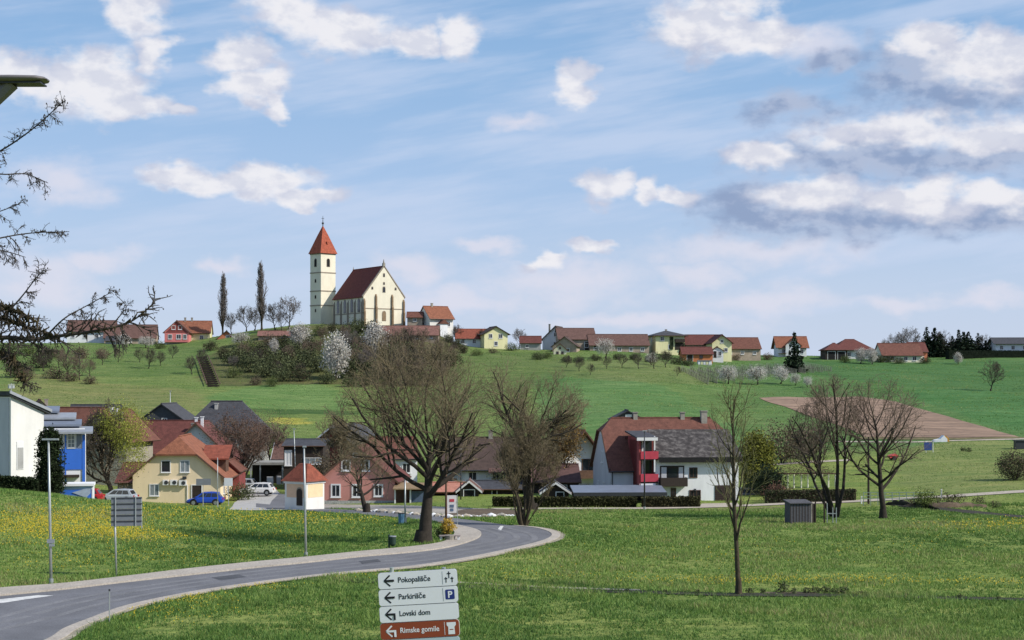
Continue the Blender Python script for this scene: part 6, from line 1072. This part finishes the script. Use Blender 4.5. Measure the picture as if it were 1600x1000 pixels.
# ---------------------------------------------------------------- direction sign in the foreground
def text_mesh(body, size, x, z, y, mat, parent, align='LEFT', name='lettering', bold=0):
    cu = bpy.data.curves.new('lettering', 'FONT'); cu.body = body; cu.size = size; cu.extrude = .0015; cu.align_x = align; cu.offset = bold; cu.resolution_u = 3
    t = bpy.data.objects.new('tmp', cu); COL.objects.link(t); bpy.context.view_layer.update(); me = bpy.data.meshes.new_from_object(t.evaluated_get(bpy.context.evaluated_depsgraph_get())); bpy.data.objects.remove(t); me.name = name
    me.materials.clear(); me.materials.append(mat); o = bpy.data.objects.new(name, me); COL.objects.link(o); o.parent = parent; o.location = (x, y, z); o.rotation_euler = (R(90), 0, 0); return o
def sign():
    Y = 26.0; u = Y/F; base = on(652, Y+.1); root = thing('direction_sign', 'white and brown direction panels on two posts in the foreground', 'sign', base, 0)
    signw = M('sign_white', (.78, .79, .83), .45, .03, 1.5); signbr = M('sign_brown', (.27, .058, .026), .45, .06, 1.5); signb = M('sign_navy', (.02, .035, .20), .45, .05, 2); ink = M('sign_ink', (.012, .013, .02), .5, .1, 3); edge = M('sign_edge', (.30, .32, .35), .5, .1, 2, metal=.4); signlb = M('sign_pale_blue', (.45, .55, .60), .5, .05, 1.5)
    W_, Hp = 1.29, .262; top = EYE+(HY-893.5)*u-base.z; tilt = R(3.6)
    for i in range(6):
        m_ = signbr if i == 3 else (signw if i < 3 else signlb); z1 = top-i*.2745; z0 = z1-Hp; cx = (652.5-652)*u+i*.012
        h = thing('panel', None, None); h.name = 'panel'
        bpy.data.objects.remove(h)
        def rr(w, hgt, r): return [(sx*(w/2-r)+r*math.cos(a), sz*(hgt/2-r)+r*math.sin(a)) for sx, sz, a0 in ((1, -1, -90), (1, 1, 0), (-1, 1, 90), (-1, -1, 180)) for a in [R(a0+k*18) for k in range(6)]]
        pn = MB().prism(rr(W_, Hp, .045), -.012, .012).build('panel', m_, root); pn.location = (cx, 0, (z0+z1)/2); pn.rotation_euler = (0, -tilt, R(-3))
        MB().prism(rr(W_+.014, Hp+.012, .05), .0125, .02).build('panel_edge', edge if i != 3 else signw, pn)
        fg = signw if i == 3 else ink; y = -.0135
        def arrow(bent):
            a = MB(); x0 = -.55
            for sg in (-1, 1): a.add([(x0, y, 0), (x0+.028, y, sg*.010), (x0+.108, y, sg*.080), (x0+.088, y, sg*.098), (x0-.005, y, sg*.010)][::sg]+[], [(0, 1, 2, 3, 4)])
            if bent: a.add([(x0+.01, y, -.016), (x0+.165, y, -.016), (x0+.165, y, .018), (x0+.01, y, .018), (x0+.165, y, -.095), (x0+.13, y, -.095), (x0+.13, y, -.016)], [(0, 1, 2, 3), (6, 5, 4, 1)])
            else: a.add([(x0+.01, y, -.018), (x0+.165, y, -.018), (x0+.165, y, .018), (x0+.01, y, .018)], [(0, 1, 2, 3)])
            a.v = [(p[0], p[1]-.0004*k, p[2]) for k, p in enumerate(a.v)]; a.build('arrow', fg, pn)
        if i < 4:
            arrow(i >= 2); text_mesh(['Pokopališče', 'Parkirišče', 'Lovski dom', 'Rimske gomile'][i], .122, -.325, -.035, y, fg, pn, bold=.0015).scale = (.9, 1, 1)
            if i != 2: MB().box(.405, .412, y-.0005, y+.001, -.105, .105).build('divider', fg if i == 3 else edge, pn)
        if i == 0:
            for x, z, s in ((.515, .045, 1), (.465, -.035, .8), (.565, -.035, .8)):
                c = MB(); c.box(x-.008, x+.008, y-.001, y+.001, z-.055*s, z+.055*s); c.box(x-.03*s, x+.03*s, y-.0016, y+.001, z+.012, z+.028); c.build('cross_symbol', ink, pn)
        if i == 1:
            b = MB().prism([(x+.52, z) for x, z in rr(.15, .16, .02)], y-.001, y+.001).build('parking_symbol', signb, pn); text_mesh('P', .15, .52, -.052, y-.002, signw, b, 'CENTER', 'letter', .004)
        if i == 3:
            c = MB(); c.prism([(x+.52, z) for x, z in [(-.055, -.10), (.055, -.10), (.05, .02), (.075, .05), (.075, .095), (-.075, .095), (-.075, .05), (-.05, .02)]], y-.001, y+.001); c.build('column_symbol', signw, pn); MB().box(.49, .55, y-.0018, y-.001, -.03, -.015).build('column_line', signbr, pn)
    for x in (-.42, .43): MB().tube([(x+.05, .055, -.5), (x, .055, top+.055)], .035, 10).build('post', metal_g, root)
sign()
# ---------------------------------------------------------------- lamp head and larch at the left edge, close to the camera
def near_lamp():
    Y = 14.0; k = Y/F; root = thing('street_lamp', 'flat grey street lamp head reaching in at upper left', 'street lamp', on(-95, Y)); o = root.location
    p = lambda px, py, dy=0: P(px, py, Y+dy)-o
    m = MB(); c = p(20, 125); n = 12; prof = [(-.38, .018, .10), (-.30, .034, .15), (0, .036, .16), (.22, .032, .15), (.285, .022, .11), (.31, .006, .05)]; vs = []
    for x, hz, hy in prof: vs += [(c.x+x, c.y+hy*math.cos(a), c.z+hz*math.sin(a)) for a in [2*math.pi*j/n for j in range(n)]]
    m.add(vs, [(i*n+j, (i+1)*n+j, (i+1)*n+(j+1) % n, i*n+(j+1) % n) for i in range(len(prof)-1) for j in range(n)]+[tuple(range(n-1, -1, -1)), tuple((len(prof)-1)*n+j for j in range(n))]); hd = m.build('lamp_head', M('lamp_grey', (.15, .14, .145), .5, .1, 3), root, True)
    MB().obox((c.x+.02, c.y, c.z-.037), .5, .2, .012).build('lens', metal_d, hd)
    a = p(18, 129); b = p(-20, 168); d = p(-95, 250); MB().tube([tuple(a), tuple(b), tuple(d)], [.075, .06, .05], 8).build('arm', MATS['lamp_grey'], root); top = p(-95, 245); MB().tube([(0, 0, -.5), (0, 0, top.z)], [.085, .06], 10).build('pole', MATS['lamp_grey'], root)
near_lamp()
larch_bark = M('larch_bark', (.050, .042, .036), .95, .3, 20, .3); larch_moss = M('mossy_larch', (.115, .088, .030), .95, .5, 14, .4, col2=(.045, .036, .026), f2=.5)
def larch():
    Y = 15.0; root = thing('larch_tree', 'leafless larch branches with lichen hanging in from left edge', 'tree', on(-150, Y)); o = root.location; rnd = random.Random(12)
    p = lambda px, py, dy=0: P(px, py, Y+dy)-o
    top = p(-160, -150); MB().tube([(0, 0, -.5), (.0, .0, top.z*.5), tuple(top)], [.22, .17, .10], 12).build('trunk', larch_bark, root, True); x0 = -150
    def branch(pix, r0, side_n, tw, mat, moss=0, dens=1.0):
        m = MB(); pts = [p(*q) for q in spline([(*v, 0)[:3] for v in pix], 5, False)]; n = len(pts); m.tube([tuple(v) for v in pts], [r0*.8*(1-.88*i/(n-1))+.002 for i in range(n)], 7, cap=False)
        def spurs(line, r, every):
            for i in range(len(line)-1):
                seg = line[i+1]-line[i]; L = seg.length; k = max(1, int(L/every))
                for j in range(k):
                    q = line[i]+seg*((j+rnd.random())/k); u, w = perp(seg.normalized()); a = rnd.random()*6.28; d = (seg.normalized()*.6+(u*math.cos(a)+w*math.sin(a))).normalized(); l = rnd.uniform(.010, .035)
                    m.tube([tuple(q), tuple(q+d*l)], [r*.8+.0006, .0009], 3, cap=False)
                    if rnd.random() < .09: q2 = q+d*l; m.tube([tuple(q2), tuple(q2+Vector((0, 0, .016)))], [.006, .004], 4)
        def twigs(line, r, L, cnt, lev, hang):
            m_ = len(line)-1
            for j in range(cnt):
                f = (.12+.86*(j+rnd.random())/cnt)*m_; i = min(int(f), m_-1); q = line[i].lerp(line[i+1], f-i); d0 = (line[i+1]-line[i]).normalized(); u, w = perp(d0); a = rnd.random()*6.28; th = R(rnd.uniform(30, 65))
                d = d0*math.cos(th)+(u*math.cos(a)+w*math.sin(a)*.9)*math.sin(th)+Vector((0, 0, -hang)); d.normalize(); l = L*rnd.uniform(.5, 1.15)*(1.1-.5*f/m_); ln = [q]; dd = d
                for s in range(5): dd = (dd+Vector((rnd.gauss(0, .13), rnd.gauss(0, .13), rnd.gauss(0, .10)-hang*.16))).normalized(); ln.append(ln[-1]+dd*l/5)
                m.tube([tuple(v) for v in ln], [r*(1-.75*k/5)+.0009 for k in range(6)], 4, cap=False); spurs(ln, r*.5, .022/dens)
                if lev: twigs(ln, r*.7, L*.5, 6, lev-1, hang)
        twigs(pts, r0*.17+.0014, tw*1.15, int(side_n*1.35), 1, .30); spurs(pts, r0*.4, .03/dens)
        if moss:
            for i in range(n-1):
                for j in range(int(moss*(1-i/n)*5)):
                    q = pts[i].lerp(pts[i+1], rnd.random()); l = rnd.uniform(.03, .11); d = Vector((rnd.gauss(0, .6), rnd.gauss(0, .6), rnd.gauss(.15, .8))).normalized(); m.tube([tuple(q), tuple(q+d*l)], [.013, .003], 4, cap=False, mi=1)
        m.build('branch', [mat, larch_moss], root)
    branch([(x0, 300), (-60, 265), (0, 236, .1), (45, 206), (80, 176), (99, 158)], .012, 12, .20, larch_bark); branch([(x0, 280), (-60, 262), (0, 272), (40, 272, .1), (75, 286)], .010, 10, .16, larch_bark)
    branch([(x0, 400), (-50, 385), (0, 372), (50, 364, .1), (108, 362)], .012, 12, .19, larch_bark); branch([(x0, 365), (-50, 345), (0, 330), (32, 318)], .009, 7, .15, larch_bark); branch([(x0, 420), (-50, 400), (0, 392), (40, 402)], .010, 9, .18, larch_bark)
    branch([(x0, 560), (-60, 545, .05), (0, 528), (50, 530), (100, 524, .05), (160, 515), (205, 502), (242, 472)], .034, 15, .34, larch_bark, 2.0); branch([(-60, 530), (0, 497), (30, 468), (55, 436), (66, 424)], .012, 10, .17, larch_bark)
    branch([(70, 528), (100, 498, -.1), (135, 478), (175, 456)], .009, 10, .13, larch_bark); branch([(170, 514), (190, 490), (197, 478), (180, 460)], .006, 6, .10, larch_bark); branch([(x0, 520), (-60, 505), (0, 500), (40, 510), (80, 522)], .024, 9, .22, larch_bark, 6.0); branch([(x0, 500), (-40, 490), (0, 480), (30, 490), (60, 505)], .016, 7, .22, larch_bark, 6.0)
    branch([(x0, 590), (-50, 565), (0, 555), (20, 565), (35, 590), (40, 600)], .014, 8, .22, larch_bark, 4.0)
larch()
